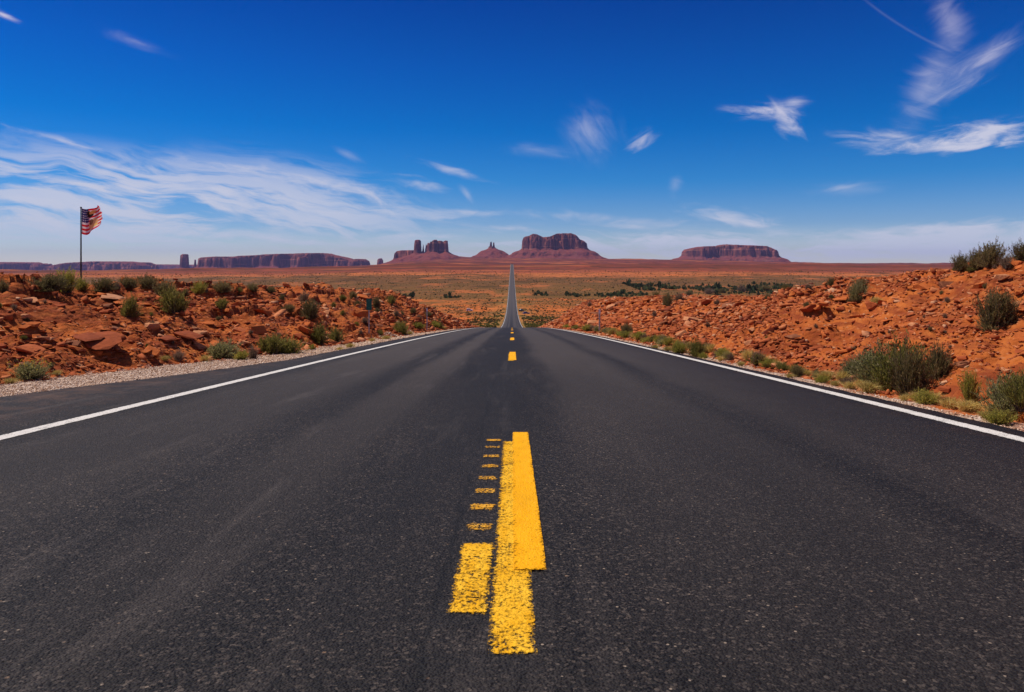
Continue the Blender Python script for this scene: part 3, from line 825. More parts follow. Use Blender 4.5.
# ------------------------------------------------------------------ rocks
def slab_mesh(name, seed, flat=0.35):
    r = random.Random(seed)
    bm = bmesh.new()
    for _ in range(15):
        x, y_, z_ = (r.uniform(-1, 1) for _ in range(3))
        p = Vector((x, y_, z_))
        k = max(abs(x), abs(y_), abs(z_))
        p = p / k * r.uniform(0.85, 1.0) * 0.5
        p.z *= flat; p.y *= r.uniform(.6, 1)
        bm.verts.new(p)
    res = bmesh.ops.convex_hull(bm, input=bm.verts)
    bmesh.ops.delete(bm, geom=[e for e in set(res['geom_interior'] + res['geom_unused']) if isinstance(e, bmesh.types.BMVert)], context='VERTS')
    bmesh.ops.triangulate(bm, faces=bm.faces)
    me = bpy.data.meshes.new(name); bm.to_mesh(me); bm.free()
    return me


def rock_mat(name, island):
    def col(T):
        if island:
            rnd = T.geo.outputs['Random Per Island']
        else:
            rnd = T.n('ShaderNodeObjectInfo').outputs['Random']
        c = T.ramp(rnd, [(0.0, (0.22, 0.050, 0.020)), (0.3, (0.38, 0.090, 0.030)), (0.6, (0.47, 0.125, 0.040)), (0.82, (0.52, 0.165, 0.060)), (0.93, (0.50, 0.21, 0.10)), (1.0, (0.56, 0.30, 0.17))])
        n = T.noise(T.mapping(T.pos, scl=(1, 1, 3)), 9.0, 5, 0.65).outputs[0]
        return T.mix(1.0, c, T.ramp(n, [(.3, (.72, .7, .68)), (.7, (1.18, 1.2, 1.2))]), 'MULTIPLY')
    return pbr(name, col, rough=0.92, spec=0.12, bump_fn=lambda T: T.noise(T.pos, 22.0, 5, .65).outputs[0], bump=.6, bump_dist=.02)


M_slab = rock_mat('broken sandstone', False)
M_rubble = rock_mat('sandstone rubble', True)
SLABS = [slab_mesh('rock', 40 + i, (0.22, 0.3, 0.42, 0.6)[i % 4]) for i in range(14)]
ROCK_TONE = {'rust-red': (0.32, 0.070, 0.022), 'orange': (0.47, 0.120, 0.030), 'brown': (0.24, 0.085, 0.040), 'tan': (0.52, 0.215, 0.095)}
SLAB_SET = {}
for tn, rgb in ROCK_TONE.items():
    m_ = pbr(tn + ' sandstone', (lambda rgb: lambda T: T.mix(1.0, rgb, T.ramp(T.noise(T.mapping(T.pos, scl=(1, 1, 3)), 9.0, 5, 0.65).outputs[0], [(.3, (.70, .68, .66)), (.7, (1.25, 1.28, 1.3))]), 'MULTIPLY'))(rgb),
             rough=.92, spec=.12, bump_fn=lambda T: T.noise(T.pos, 22.0, 5, .65).outputs[0], bump=.6, bump_dist=.02)
    SLAB_SET[tn] = []
    for me in SLABS:
        c_ = me.copy(); c_.materials.clear(); c_.materials.append(m_); SLAB_SET[tn].append(c_)
for me in SLABS:
    me.materials.append(M_slab)

SPOT_L = [(0, 'near the flowering corner shrub'), (60, 'below the flagpole'), (115, 'below the biggest spilling shrub'), (200, 'behind the bluish green shrub'), (255, 'above the large green clump'),
          (300, 'above the touching green pair'), (350, 'around the green road sign'), (400, 'past the road sign')]
SPOT_R = [(512, 'by the white-capped post'), (625, 'above the shrub nearest the post'), (680, 'above the bright roadside shrubs'), (740, 'above the rounded tan shrub'), (800, 'below the lone grey-green shrub'),
          (870, 'above the big dark clump'), (940, 'around the dark bristly shrub')]


def spot(px, py):
    tab = SPOT_L if px < 512 else SPOT_R
    nm = [t_ for x_, t_ in tab if px >= x_][-1]
    if px < 512:
        a = np.interp(px, [0, 380, 410, 440, 465], [291, 293, 306, 321, 327]); b = np.interp(px, [0, 100, 200, 300, 390, 450], [380, 366, 358, 350, 335, 328])
    else:
        a = np.interp(px, [560, 580, 600, 660, 780, 870, 960, 1024], [325, 311, 301, 296, 291, 273, 269, 263]); b = np.interp(px, [560, 700, 1024], [328, 358, 428])
    f_ = (py - a) / max(b - a, 1)
    return ('high on' if f_ < .33 else 'midway up' if f_ < .66 else 'low on') + ' the ' + ('shaded' if px < 512 else 'sunlit') + ' bank, ' + nm


def size_word(w, a, b):
    return 'small' if w < a else 'middling' if w < b else 'broad'


def slope_euler(x, y, tilt, rz):
    e = 0.6
    gx = (float(ground(x + e, y, False)) - float(ground(x - e, y, False))) / (2 * e)
    gy = (float(ground(x, y + e, False)) - float(ground(x, y - e, False))) / (2 * e)
    n = Vector((-gx * tilt, -gy * tilt, 1)).normalized()
    return (n.to_track_quat('Z', 'Y').to_matrix() @ Matrix.Rotation(rz, 3, 'Z')).to_euler()


ROCK_L = 'angular red sandstone rock on the shaded bank behind the gravel shoulder'
ROCK_R = 'flat orange sandstone slab on the sunlit bank across the road from the flag'
rr = random.Random(77)


def put_rock(x, y, size, label, group, lift=0.10, tilt=0.5):
    z = float(ground(x, y))
    tn = rr.choice(['rust-red', 'orange', 'orange', 'brown', 'tan'])
    o = link('rock', rr.choice(SLAB_SET[tn]))
    s = size
    label = '%s %s rock %s' % (size_word(size / y * F, 9, 13), tn, label)
    o.scale = (s * rr.uniform(.8, 1.3), s * rr.uniform(.7, 1.2), s * rr.uniform(.7, 1.15))
    o.location = (x, y, z + s * lift * rr.uniform(0.0, 1.0))
    eu = slope_euler(x, y, tilt * rr.uniform(.3, 1.3), rr.uniform(0, 6.28))
    o.rotation_euler = (eu.x + rr.uniform(-.2, .2), eu.y + rr.uniform(-.2, .2), eu.z)
    return tag(o, label, 'rock', group)


def bank_point(side):
    """even spread over the picture area of a bank"""
    if side > 0:
        px = 1024 - 440 * rr.random() ** 1.5; 
        top = np.interp(px, [560, 580, 600, 660, 780, 870, 960, 1024], [325, 311, 301, 296, 291, 273, 269, 263]); bot = np.interp(px, [560, 700, 1024], [328, 358, 428])
    else:
        px = 455 * rr.random() ** 1.25
        top = np.interp(px, [0, 380, 410, 440, 465], [291, 293, 306, 321, 327]); bot = np.interp(px, [0, 100, 200, 300, 390, 450], [380, 366, 358, 350, 335, 328])
    py = top + (bot - top) * rr.random()
    return px, py, place(px, py, ymax=200)


for side, n, lab, grp in ((1, 125, ROCK_R, 'sandstone slabs on the sunlit bank'), (-1, 125, ROCK_L, 'sandstone rocks on the shaded bank')):
    k = 0
    while k < n:
        px, py, p = bank_point(side)
        if p is None or p[1] > 130 or abs(p[0]) < 4.6:
            continue
        size = p[1] / F * rr.uniform(6, 17)
        size = min(size, 1.1)
        put_rock(p[0], p[1], size, spot(px, py), grp)
        k += 1

# the large overhanging ledges of the left bank
for (px, py, w, lab) in ((100, 345, 46, 'broad overhanging sandstone ledge low on the bank below the flagpole'), (30, 352, 26, 'squat boulder with a dark hollow above the grey-green flowering shrub'),
                         (88, 341, 30, None), (112, 300, 22, None), (125, 311, 16, None), (188, 337, 30, 'largest dark broken boulder above the sage shrub by the gravel'), (240, 332, 18, None), (165, 340, 18, None)):
    p = place(px, py)
    s = w * p[1] / F
    o = link('rock', SLABS[(int(px) * 3) % 14])
    o.scale = (s * .95, s * 1.05, s * .55)
    o.location = (p[0] + s * .05, p[1], p[2] + s * 0.10)
    o.rotation_euler = (0.06, 0.16, rr.uniform(-.5, .5))
    tag(o, lab or 'protruding dark-red ledge rock ' + spot(px, py), 'rock')


def merged(name, metas, pts, rots, scls, mat):
    """many small pieces in one mesh"""
    protos = []
    for me in metas:
        v = np.empty(len(me.vertices) * 3, np.float32); me.vertices.foreach_get('co', v)
        f = np.array([p.vertices[:] for p in me.polygons], np.int32)
        protos.append((v.reshape(-1, 3), f))
    VV, FF, off = [], [], 0
    which = rng.integers(0, len(protos), len(pts))
    for i in range(len(pts)):
        v, f = protos[which[i]]
        R = rots[i]
        w = (v * scls[i]) @ R.T + pts[i]
        VV.append(w); FF.append(f + off); off += len(v)
    return new_mesh(name, np.concatenate(VV), np.concatenate(FF))


def rotmats(n, tilt=0.35):
    a = rng.uniform(0, 6.283, n); bx = rng.normal(0, tilt, n); by = rng.normal(0, tilt, n)
    ca, sa = np.cos(a), np.sin(a); cb, sb = np.cos(bx), np.sin(bx); cc, sc_ = np.cos(by), np.sin(by)
    out = np.zeros((n, 3, 3))
    for i in range(n):
        Rz = np.array([[ca[i], -sa[i], 0], [sa[i], ca[i], 0], [0, 0, 1]])
        Rx = np.array([[1, 0, 0], [0, cb[i], -sb[i]], [0, sb[i], cb[i]]])
        Ry = np.array([[cc[i], 0, sc_[i]], [0, 1, 0], [-sc_[i], 0, cc[i]]])
        out[i] = Ry @ Rx @ Rz
    return out


def small_stones(name, seed, k=8):
    return slab_mesh(name, seed, 0.6)


def scatter_rubble():
    N = 84000
    out = []
    u = rng.random(N); Y = np.exp(np.log(6.0) + u * (np.log(125) - np.log(6.0)))
    near = rng.random(N) < .28
    Y = np.where(near, rng.uniform(6.5, 27, N), Y)
    side = np.where(rng.random(N) < np.where(near, .85, 0.58), 1, -1)
    t = rng.random(N)
    lo = np.where(side < 0, foot(Y, -1) - 0.1, foot(Y, 1) + 0.0)
    X = side * (lo + t ** 1.1 * (np.where(side < 0, 13.5, 12.0) - lo))
    # the rubble lies in drifts
    keep = (fbm(X / 1.7, Y / 2.3, 3, 333) > -0.22) | (rng.random(N) < .3)
    X, Y, side = X[keep], Y[keep], side[keep]
    n = len(X)
    size = np.clip(Y / F * rng.gamma(1.7, 1.45, n) + 0.012, 0.02, 0.55)
    Z = ground(X, Y) + size * 0.08
    sc = size[:, None] * np.stack([rng.uniform(.7, 1.4, n), rng.uniform(.6, 1.1, n), rng.uniform(.5, 1.1, n)], 1)
    R = rotmats(n, .3)
    return merged('rubble', SLABS[:10], np.stack([X, Y, Z], 1), R, sc, M_rubble)


o = link('rubble', scatter_rubble(), None)
o.data.materials.clear(); o.data.materials.append(M_rubble)
tag(o, 'small broken orange stones strewn over both roadside banks', 'rubble', kind='stuff')


def scatter_gravel():
    N = 42000
    u = rng.random(N); Y = np.exp(np.log(5.0) + u * (np.log(60) - np.log(5.0)))
    left = rng.random(N) < 0.82
    jl = asph(Y, -1); fl = np.interp(Y, [5, 9, 18, 60], [7.4, 7.0, 5.55, 4.95]) + .15 * fbm(Y * .8, Y * 0, 3, 9)
    X = np.where(left, -(jl - .06 + (fl - jl + .15) * rng.random(N) ** .9), 3.96 + 0.30 * rng.random(N) ** 1.6)
    size = np.clip(0.010 + rng.gamma(2, .0045, N), 0.010, 0.045) * np.clip(Y / 14, .8, 2.2)
    Z = ground(X, Y) + size * .2
    onroad = np.abs(X) < np.where(X < 0, jl, 3.93)
    Z = np.where(onroad, road_z(Y) + size * .2, Z)
    sc = size[:, None] * np.stack([rng.uniform(.8, 1.3, N), rng.uniform(.8, 1.2, N), rng.uniform(.7, 1.2, N)], 1)
    return merged('gravel', [slab_mesh('pebble', 300 + i, .8) for i in range(5)], np.stack([X, Y, Z], 1), rotmats(N, .6), sc, None)


def grav_col(T):
    r = T.geo.outputs['Random Per Island']
    return T.ramp(r, [(0, (0.24, 0.13, 0.075)), (.2, (0.46, 0.28, 0.175)), (.6, (0.58, 0.39, 0.265)), (.88, (0.66, 0.49, 0.36)), (1, (0.76, 0.63, 0.50))])


M_gravel = pbr('pale crushed gravel', grav_col, rough=.9, spec=.15)
o = link('gravel', scatter_gravel(), M_gravel)
tag(o, 'pale crushed gravel along the asphalt edges', 'gravel', kind='stuff')


# ------------------------------------------------------------------ shrubs and grasses
def leaf_mat(name, stops, trans=0.45, tone=1.55):
    m = bpy.data.materials.new(name)
    m.use_nodes = True
    T = NT(m.node_tree)
    g = T.n('ShaderNodeNewGeometry')
    oi = T.n('ShaderNodeObjectInfo')
    c = T.mix(1.0, T.ramp(g.outputs['Random Per Island'], stops), (tone,) * 3, 'MULTIPLY')
    c = T.mix(1.0, c, T.ramp(oi.outputs['Random'], [(0, (.78, .80, .78)), (1, (1.2, 1.15, 1.1))]), 'MULTIPLY')
    d = T.n('ShaderNodeBsdfPrincipled', {'Base Color': c, 'Roughness': .75, 'Specular IOR Level': .15})
    t = T.n('ShaderNodeBsdfTranslucent', {'Color': c})
    mx = T.n('ShaderNodeMixShader', {0: trans, 1: d.outputs[0], 2: t.outputs[0]})
    T.n('ShaderNodeOutputMaterial', {'Surface': mx.outputs[0]})
    return m


LEAF = {
    'sage': leaf_mat('grey-green sage leaves', [(0, (0.105, 0.105, 0.038)), (.5, (0.175, 0.170, 0.066)), (.85, (0.25, 0.23, 0.10)), (1, (0.34, 0.29, 0.17))]),
    'green': leaf_mat('green shrub leaves', [(0, (0.085, 0.080, 0.016)), (.5, (0.140, 0.128, 0.027)), (.9, (0.21, 0.185, 0.050)), (1, (0.30, 0.25, 0.09))]),
    'olive': leaf_mat('olive brown twigs and leaves', [(0, (0.075, 0.062, 0.022)), (.5, (0.125, 0.100, 0.038)), (.9, (0.18, 0.140, 0.060)), (1, (0.27, 0.20, 0.11))]),
    'yellow': leaf_mat('yellow-green shrub leaves', [(0, (0.13, 0.12, 0.018)), (.5, (0.22, 0.21, 0.035)), (.9, (0.32, 0.28, 0.06)), (1, (0.42, 0.34, 0.10))]),
    'dry': leaf_mat('dry tan and mauve stems', [(0, (0.11, 0.065, 0.042)), (.5, (0.18, 0.115, 0.075)), (.9, (0.26, 0.18, 0.12)), (1, (0.36, 0.27, 0.19))]),
    'straw': leaf_mat('straw yellow grass', [(0, (0.26, 0.17, 0.05)), (.5, (0.42, 0.30, 0.10)), (.8, (0.34, 0.31, 0.08)), (1, (0.58, 0.46, 0.21))], .3),
}
M_twig = pbr('grey bark', lambda T: T.ramp(T.noise(T.obj, 20, 3).outputs[0], [(.3, (0.075, 0.052, 0.036)), (.7, (0.17, 0.125, 0.09))]), rough=.9)
M_petal = pbr('small yellow flowers', color=(0.75, 0.55, 0.03), rough=.7)


def blades(P0, Dv, L, Wd, curve=0.0, rs=None):
    """narrow tapering leaf faces: P0 roots, Dv unit directions"""
    n = len(P0)
    up = rs.normal(0, 1, (n, 3))
    side = np.cross(Dv, up); side /= np.linalg.norm(side, axis=1)[:, None] + 1e-9
    mid = P0 + Dv * (L * .5)[:, None]; tip = P0 + Dv * L[:, None]
    if curve:
        out = Dv.copy(); out[:, 2] = 0
        tip = tip + out * (L * curve)[:, None] - np.array([0, 0, 1]) * (L * curve * .7)[:, None]
    a = P0; b = mid + side * (Wd * .5)[:, None]; c = tip; d = mid - side * (Wd * .5)[:, None]
    V = np.stack([a, b, c, d], 1).reshape(-1, 3)
    Fc = np.arange(n * 4).reshape(n, 4)
    return V, Fc


def shrub_meshes(kind, seed, stems=150, per=26, spread=1.0, leaf=0.07, width=0.011):
    """one shrub about 1 m wide and 1 m high: fans of stems from the root, leafed on their outer two thirds"""
    rs = np.random.default_rng(seed)
    lobes = rs.integers(3, 6)
    lc = np.stack([rs.uniform(-.26, .26, lobes), rs.uniform(-.26, .26, lobes), np.zeros(lobes)], 1)
    lh = rs.uniform(.55, 1.0, lobes)
    SP, SD, SL = [], [], []
    for i in range(stems):
        j = rs.integers(lobes)
        th = rs.uniform(0, 6.283); ph = abs(rs.normal(0, .60)) * spread
        ph = min(ph, 1.35)
        d = np.array([math.cos(th) * math.sin(ph), math.sin(th) * math.sin(ph), math.cos(ph)])
        L = lh[j] * (0.97 if ph < .5 else 0.97 - .42 * (ph - .5)) * rs.uniform(.50, 1.0) * (1.18 if rs.random() < .07 else 1)
        L *= .80 if ph > .9 else 1
        SP.append(lc[j] * rs.uniform(.3, 1) + rs.normal(0, .02, 3) * (1, 1, 0)); SD.append(d); SL.append(L)
    SP, SD, SL = map(np.array, (SP, SD, SL))
    # stems as thin 3-sided tapering rods bent slightly outward
    VV, FF = [], []
    r0 = .008
    for k in range(3):
        pass
    n = stems
    ax = np.cross(SD, np.array([.3, .5, .8])); ax /= np.linalg.norm(ax, axis=1)[:, None]
    ay = np.cross(SD, ax)
    ring = []
    for t, r in ((0, r0), (.5, r0 * .6), (1, .0015)):
        c = SP + SD * (SL * t)[:, None] * .96
        c = c + np.array([0, 0, 1.]) * (0.05 * t * t)
        for k in range(3):
            a = k * 2.0944
            ring.append(c + (ax * math.cos(a) + ay * math.sin(a)) * r)
    R = np.stack(ring, 1)          # n,9,3
    SV = R.reshape(-1, 3)
    f = []
    for lv in range(2):
        for k in range(3):
            f.append([lv * 3 + k, lv * 3 + (k + 1) % 3, lv * 3 + 3 + (k + 1) % 3, lv * 3 + 3 + k])
    SF = (np.array(f)[None] + (np.arange(n) * 9)[:, None, None]).reshape(-1, 4)
    # leaves
    idx = np.repeat(np.arange(n), per)
    t = rs.random(len(idx)) ** .75 * .86 + .14
    P = SP[idx] + SD[idx] * (SL[idx] * t)[:, None] * .96 + np.array([0, 0, 1.]) * (0.05 * t * t)[:, None]
    P = P + rs.normal(0, .018, P.shape)
    D = SD[idx] * 1.0 + rs.normal(0, .42, P.shape) + np.array([0, 0, .35])
    D /= np.linalg.norm(D, axis=1)[:, None]
    L = leaf * rs.uniform(.55, 1.35, len(idx)); Wd = width * rs.uniform(.7, 1.5, len(idx))
    LV, LF = blades(P, D, L, Wd, 0, rs)
    LV[:, 2] = np.maximum(LV[:, 2], 0.0)
    return new_mesh('stems', SV, SF), new_mesh('foliage', LV, LF)


def tuft_mesh(seed, n=520, spread=.75):
    rs = np.random.default_rng(seed)
    th = rs.uniform(0, 6.283, n); ph = np.abs(rs.normal(0, .42, n)) * spread
    D = np.stack([np.cos(th) * np.sin(ph), np.sin(th) * np.sin(ph), np.cos(ph)], 1)
    P = np.stack([rs.normal(0, .10, n), rs.normal(0, .10, n), np.zeros(n)], 1)
    L = rs.uniform(.55, 1.0, n); Wd = rs.uniform(.010, .022, n)
    V, Fc = blades(P, D, L, Wd, .35, rs)
    V[:, 2] = np.maximum(V[:, 2], 0)
    return new_mesh('blades', V, Fc)


VAR = {}
for k in ('sage', 'green', 'olive', 'yellow', 'dry'):
    VAR[k] = []
    for i in range(3):
        st, fo = shrub_meshes(k, hash_seed := (ord(k[0]) * 7 + i), stems=250 if k != 'dry' else 200, per=34 if k != 'dry' else 24,
                              spread=1.15 if k in ('sage', 'olive') else 1.0, leaf=.075 if k != 'dry' else .06, width=.013)
        st.materials.append(M_twig); fo.materials.append(LEAF[k])
        VAR[k].append((st, fo))
TUFT = {'straw': [], 'yellow': []}
for k in TUFT:
    for i in range(2):
        me = tuft_mesh(900 + i + len(k)); me.materials.append(LEAF[k]); TUFT[k].append(me)

rs2 = random.Random(31)


def shrub(px, py, w, h, kind, label, group=None, cat='shrub', y=None, xy=None):
    if xy is None:
        p = place(px, py)
        if p is None:
            return None
    else:
        p = (xy[0], xy[1], float(ground(*xy)))
    s = p[1] / F
    root = bpy.data.objects.new('desert_shrub' if kind != 'straw' else 'grass_tuft', None)
    COL.objects.link(root)
    root.empty_display_size = .2
    root.location = (p[0], p[1], p[2] - 0.05 * h * s)
    root.rotation_euler = (rs2.uniform(-.06, .06), rs2.uniform(-.06, .06), rs2.uniform(0, 6.28))
    wm, hm = w * s, h * s
    if kind == 'straw':
        root.scale = (wm * 1.0, wm * 1.0, hm * 1.10)
        link('blades', rs2.choice(TUFT['straw']), parent=root)
    else:
        root.scale = (wm * .95, wm * .86, hm * 1.04)
        st, fo = rs2.choice(VAR[kind])
        link('stems', st, parent=root); link('foliage', fo, parent=root)
    tag(root, label, cat, group)
    return root


G_CL, G_CR = 'small shrubs on the crest of the shaded bank', 'small shrubs on the crest of the sunlit bank'
SH = [
    # sunlit bank, near end
    (900, 387, 78, 58, 'green', 'largest dark green shrub standing at the foot of the sunlit bank'),
    (912, 396, 40, 58, 'olive', 'upright olive shrub in front of the largest dark green shrub'),
    (868, 383, 58, 44, 'sage', 'wide grey-green shrub leaning against the largest dark green shrub'),
    (850, 379, 40, 27, 'sage', 'low grey-green shrub nearest the tan grass at the road edge'),
    (938, 378, 34, 42, 'olive', 'brownish shrub behind the largest dark green shrub, uphill side'),
    (925, 404, 28, 16, 'yellow', 'low yellow-green shrub at the asphalt edge below the largest shrub'),
    (822, 383, 18, 9, 'yellow', 'small yellow-green shrub at the asphalt edge before the tan grass'),
    (971, 402, 22, 36, 'yellow', 'narrow upright yellow-green shrub between the two largest roadside shrubs'),
    (1006, 416, 62, 46, 'sage', 'big grey-green shrub cut off by the right edge of the picture'),
    (1032, 408, 50, 46, 'green', 'green shrub just behind the big grey-green shrub at the picture edge'),
    (1000, 424, 34, 16, 'yellow', 'bright yellow-green shrub at the foot of the big grey-green shrub'),
    (988, 330, 36, 46, 'olive', 'dark bristly shrub halfway up the sunlit bank'),
    (1010, 322, 28, 32, 'olive', 'second dark bristly shrub just uphill of the first on the sunlit bank'),
    (962, 270, 20, 19, 'olive', 'small dark shrub at the downhill end of the skyline clump'),
    (978, 268, 28, 24, 'olive', 'rounded dark shrub in the middle of the skyline clump'),
    (992, 267, 32, 29, 'olive', 'tallest shrub of the skyline clump on the sunlit bank'),
    (1006, 268, 24, 18, 'dry', 'tan shrub at the uphill end of the skyline clump'),
    (1023, 261, 26, 22, 'olive', 'dark skyline shrub cut off by the right edge of the picture'),
    (855, 301, 24, 24, 'sage', 'grey-green shrub alone below the crest of the sunlit bank'),
    (862, 291, 16, 14, 'olive', 'small dark shrub touching the crest above the lone grey-green shrub'),
    (832, 287, 13, 10, 'olive', 'small brown-green shrub on the crest between lone shrub and orange knoll'),
    (808, 290, 11, 8, 'dry', 'little orange-brown shrub on the crest of the sunlit bank'),
    (668, 306, 17, 15, 'olive', 'dark shrub high on the sunlit bank where it starts to fall away'),
    (679, 301, 13, 11, 'dry', 'mauve-brown shrub beside the dark shrub high on the sunlit bank'),
    (708, 294, 15, 8, 'dry', G_CR), (740, 292, 14, 9, 'dry', G_CR), (722, 293, 12, 6, 'olive', G_CR), (690, 296, 9, 6, 'olive', G_CR), (655, 297, 10, 6, 'olive', G_CR), (765, 291, 16, 7, 'olive', G_CR), (785, 290, 14, 7, 'olive', G_CR),
    (655, 317, 8, 8, 'dry', 'tiny mauve-brown shrub halfway down the far part of the sunlit bank'),
    (697, 357, 26, 21, 'green', 'dark green roadside shrub behind the bright yellow-green ones'),
    (681, 354, 24, 18, 'yellow', 'bright yellow-green shrub beside the dark green roadside shrub'),
    (701, 359, 16, 10, 'yellow', 'small bright shrub in front of the dark green roadside shrub'),
    (716, 358, 12, 10, 'dry', 'small tan shrub just past the bright roadside shrubs'),
    (756, 364, 22, 17, 'dry', 'rounded tan shrub at the foot of the sunlit bank'),
    (730, 361, 12, 9, 'dry', 'lower tan shrub next to the rounded tan shrub'),
    (800, 377, 16, 13, 'olive', 'grey-brown shrub between rounded tan shrub and the big green clump'),
    (815, 378, 12, 11, 'sage', 'grey shrub next to the grey-brown one at the foot of the bank'),
    (663, 344, 15, 10, 'sage', 'grey shrub near the road beyond the bright yellow-green shrub'),
    (642, 339, 20, 11, 'yellow', 'yellow-green shrub low at the road edge past the roadside post'),
    (627, 334, 17, 12, 'olive', 'dark shrub at the foot of the bank nearest the roadside post'),
    (613, 334, 10, 6, 'yellow', 'tiny yellow-green shrub between the post and the dark shrub'),
    (589, 331, 14, 6, 'green', None), (577, 329, 10, 5, 'green', None), (566, 328, 9, 4, 'yellow', None), (604, 333, 9, 5, 'green', None),
    # shaded bank
    (29, 378, 42, 19, 'sage', 'grey-green flowering shrub at the gravel edge near the picture corner'),
    (45, 293, 40, 19, 'olive', 'wide dark shrub on the crest left of the flagpole'),
    (64, 292, 26, 26, 'yellow', 'tall bright yellow-green shrub on the crest beside the flagpole'),
    (2, 292, 16, 15, 'olive', 'dark crest shrub cut off by the left edge of the picture'),
    (82, 291, 14, 13, 'yellow', 'small yellow shrub at the foot of the flagpole'),
    (101, 291, 27, 15, 'olive', 'brownish crest shrub right after the flagpole'),
    (128, 289, 20, 13, 'olive', 'low dark crest shrub between two bushier ones'),
    (145, 290, 30, 16, 'olive', 'bushy olive crest shrub above the shadowed boulders'),
    (128, 317, 26, 24, 'green', 'dark green shrub on the slope below the crest, nearer the flagpole'),
    (174, 312, 34, 31, 'green', 'biggest olive-green shrub spilling down from the crest'),
    (161, 297, 26, 18, 'olive', 'brown-green shrub at the top of the biggest spilling shrub'),
    (199, 294, 18, 14, 'yellow', 'small yellowish shrub on the crest past the biggest spilling shrub'),
    (222, 293, 26, 13, 'olive', 'dark low crest shrub past the yellowish one'),
    (252, 294, 18, 9, 'olive', G_CL), (240, 294, 10, 8, 'green', G_CL), (270, 293, 14, 7, 'olive', G_CL), (184, 296, 10, 8, 'olive', G_CL), (116, 290, 10, 8, 'dry', G_CL),
    (221, 311, 17, 14, 'green', 'green shrub on the slope just under the dark low crest shrub'),
    (219, 359, 44, 21, 'sage', 'bluish green shrub touching the gravel shoulder'),
    (242, 360, 18, 11, 'yellow', 'yellow-green shrub joined to the bluish green one on the gravel'),
    (181, 361, 20, 13, 'dry', 'pale grey dead shrub before the bluish green one'),
    (253, 359, 16, 17, 'dry', 'tan dead shrub just past the yellow-green one on the gravel'),
    (270, 353, 34, 24, 'green', 'left half of the large green clump at the gravel edge'),
    (288, 354, 40, 20, 'green', 'right half of the large green clump at the gravel edge'),
    (318, 343, 30, 22, 'green', 'green shrub above the gravel, first of a touching pair'),
    (336, 344, 24, 18, 'green', 'green shrub above the gravel, second of a touching pair'),
    (312, 322, 26, 22, 'olive', 'rounded olive shrub higher on the slope than the green pair'),
    (303, 302, 14, 13, 'dry', 'mauve-brown shrub near the crest above the rounded olive shrub'),
    (281, 303, 9, 9, 'olive', 'small dark shrub beside the mauve-brown one near the crest'),
    (289, 314, 13, 10, 'olive', 'small brown shrub on the slope left of the rounded olive shrub'),
    (354, 299, 12, 9, 'olive', 'dark shrub on the crest before the green road sign'),
    (334, 307, 8, 6, 'green', None), (342, 315, 8, 6, 'green', None), (365, 324, 10, 8, 'dry', None), (357, 326, 6, 5, 'yellow', None),
    (376, 308, 11, 14, 'olive', 'dark shrub behind the green road sign'),
    (391, 304, 14, 11, 'green', 'green shrub on the falling crest past the road sign'),
    (402, 335, 21, 18, 'green', 'green shrub near the road between sign and roadside post'),
    (380, 335, 9, 7, 'green', 'small green shrub just past the foot of the sign'),
    (312, 350, 10, 9, 'yellow', 'small yellow shrub between the large clump and the green pair'),
    (418, 329, 14, 8, 'yellow', 'yellow-green shrub just before the roadside post'),
    (434, 328, 14, 7, 'yellow', 'yellow-green shrub just past the roadside post'),
    (428, 316, 8, 5, 'olive', None), (412, 314, 9, 6, 'olive', None),
]
KW = {'sage': 'grey-green', 'green': 'green', 'olive': 'olive', 'yellow': 'yellow-green', 'dry': 'dry brown'}
for (px, py, w, h, k, lab) in SH:
    if lab in (G_CL, G_CR):
        shrub(px, py, w, h, k, 'little %s shrub on the %s crest, %s' % (KW[k], 'shaded' if lab == G_CL else 'sunlit', spot(px, py).split(', ')[1]), lab)
    elif lab is None:
        side = 'sunlit' if px > 512 else 'shaded'
        shrub(px, py, w, h, k, 'very small %s shrub %s' % (KW[k], spot(px, py)), 'very small shrubs on the %s bank' % side)
    else:
        shrub(px, py, w, h, k, lab)
# yellow flowers on the corner shrub
corner = [o for o in bpy.data.objects if o.get('label', '').startswith('grey-green flowering')][0]
fv = []
for i in range(60):
    th = rng.uniform(0, 6.28); r = rng.uniform(.1, .5)
    fv.append((r * math.cos(th), r * math.sin(th), rng.uniform(.55, .95)))
fv = np.array(fv)
s = 0.02
octv = np.array([(1, 0, 0), (-1, 0, 0), (0, 1, 0), (0, -1, 0), (0, 0, 1), (0, 0, -1)]) * s
octf = np.array([(0, 2, 4), (2, 1, 4), (1, 3, 4), (3, 0, 4), (2, 0, 5), (1, 2, 5), (3, 1, 5), (0, 3, 5)])
link('flowers', new_mesh('flowers', (fv[:, None, :] + octv[None]).reshape(-1, 3), (octf[None] + (np.arange(60) * 6)[:, None, None]).reshape(-1, 3)), M_petal, corner)

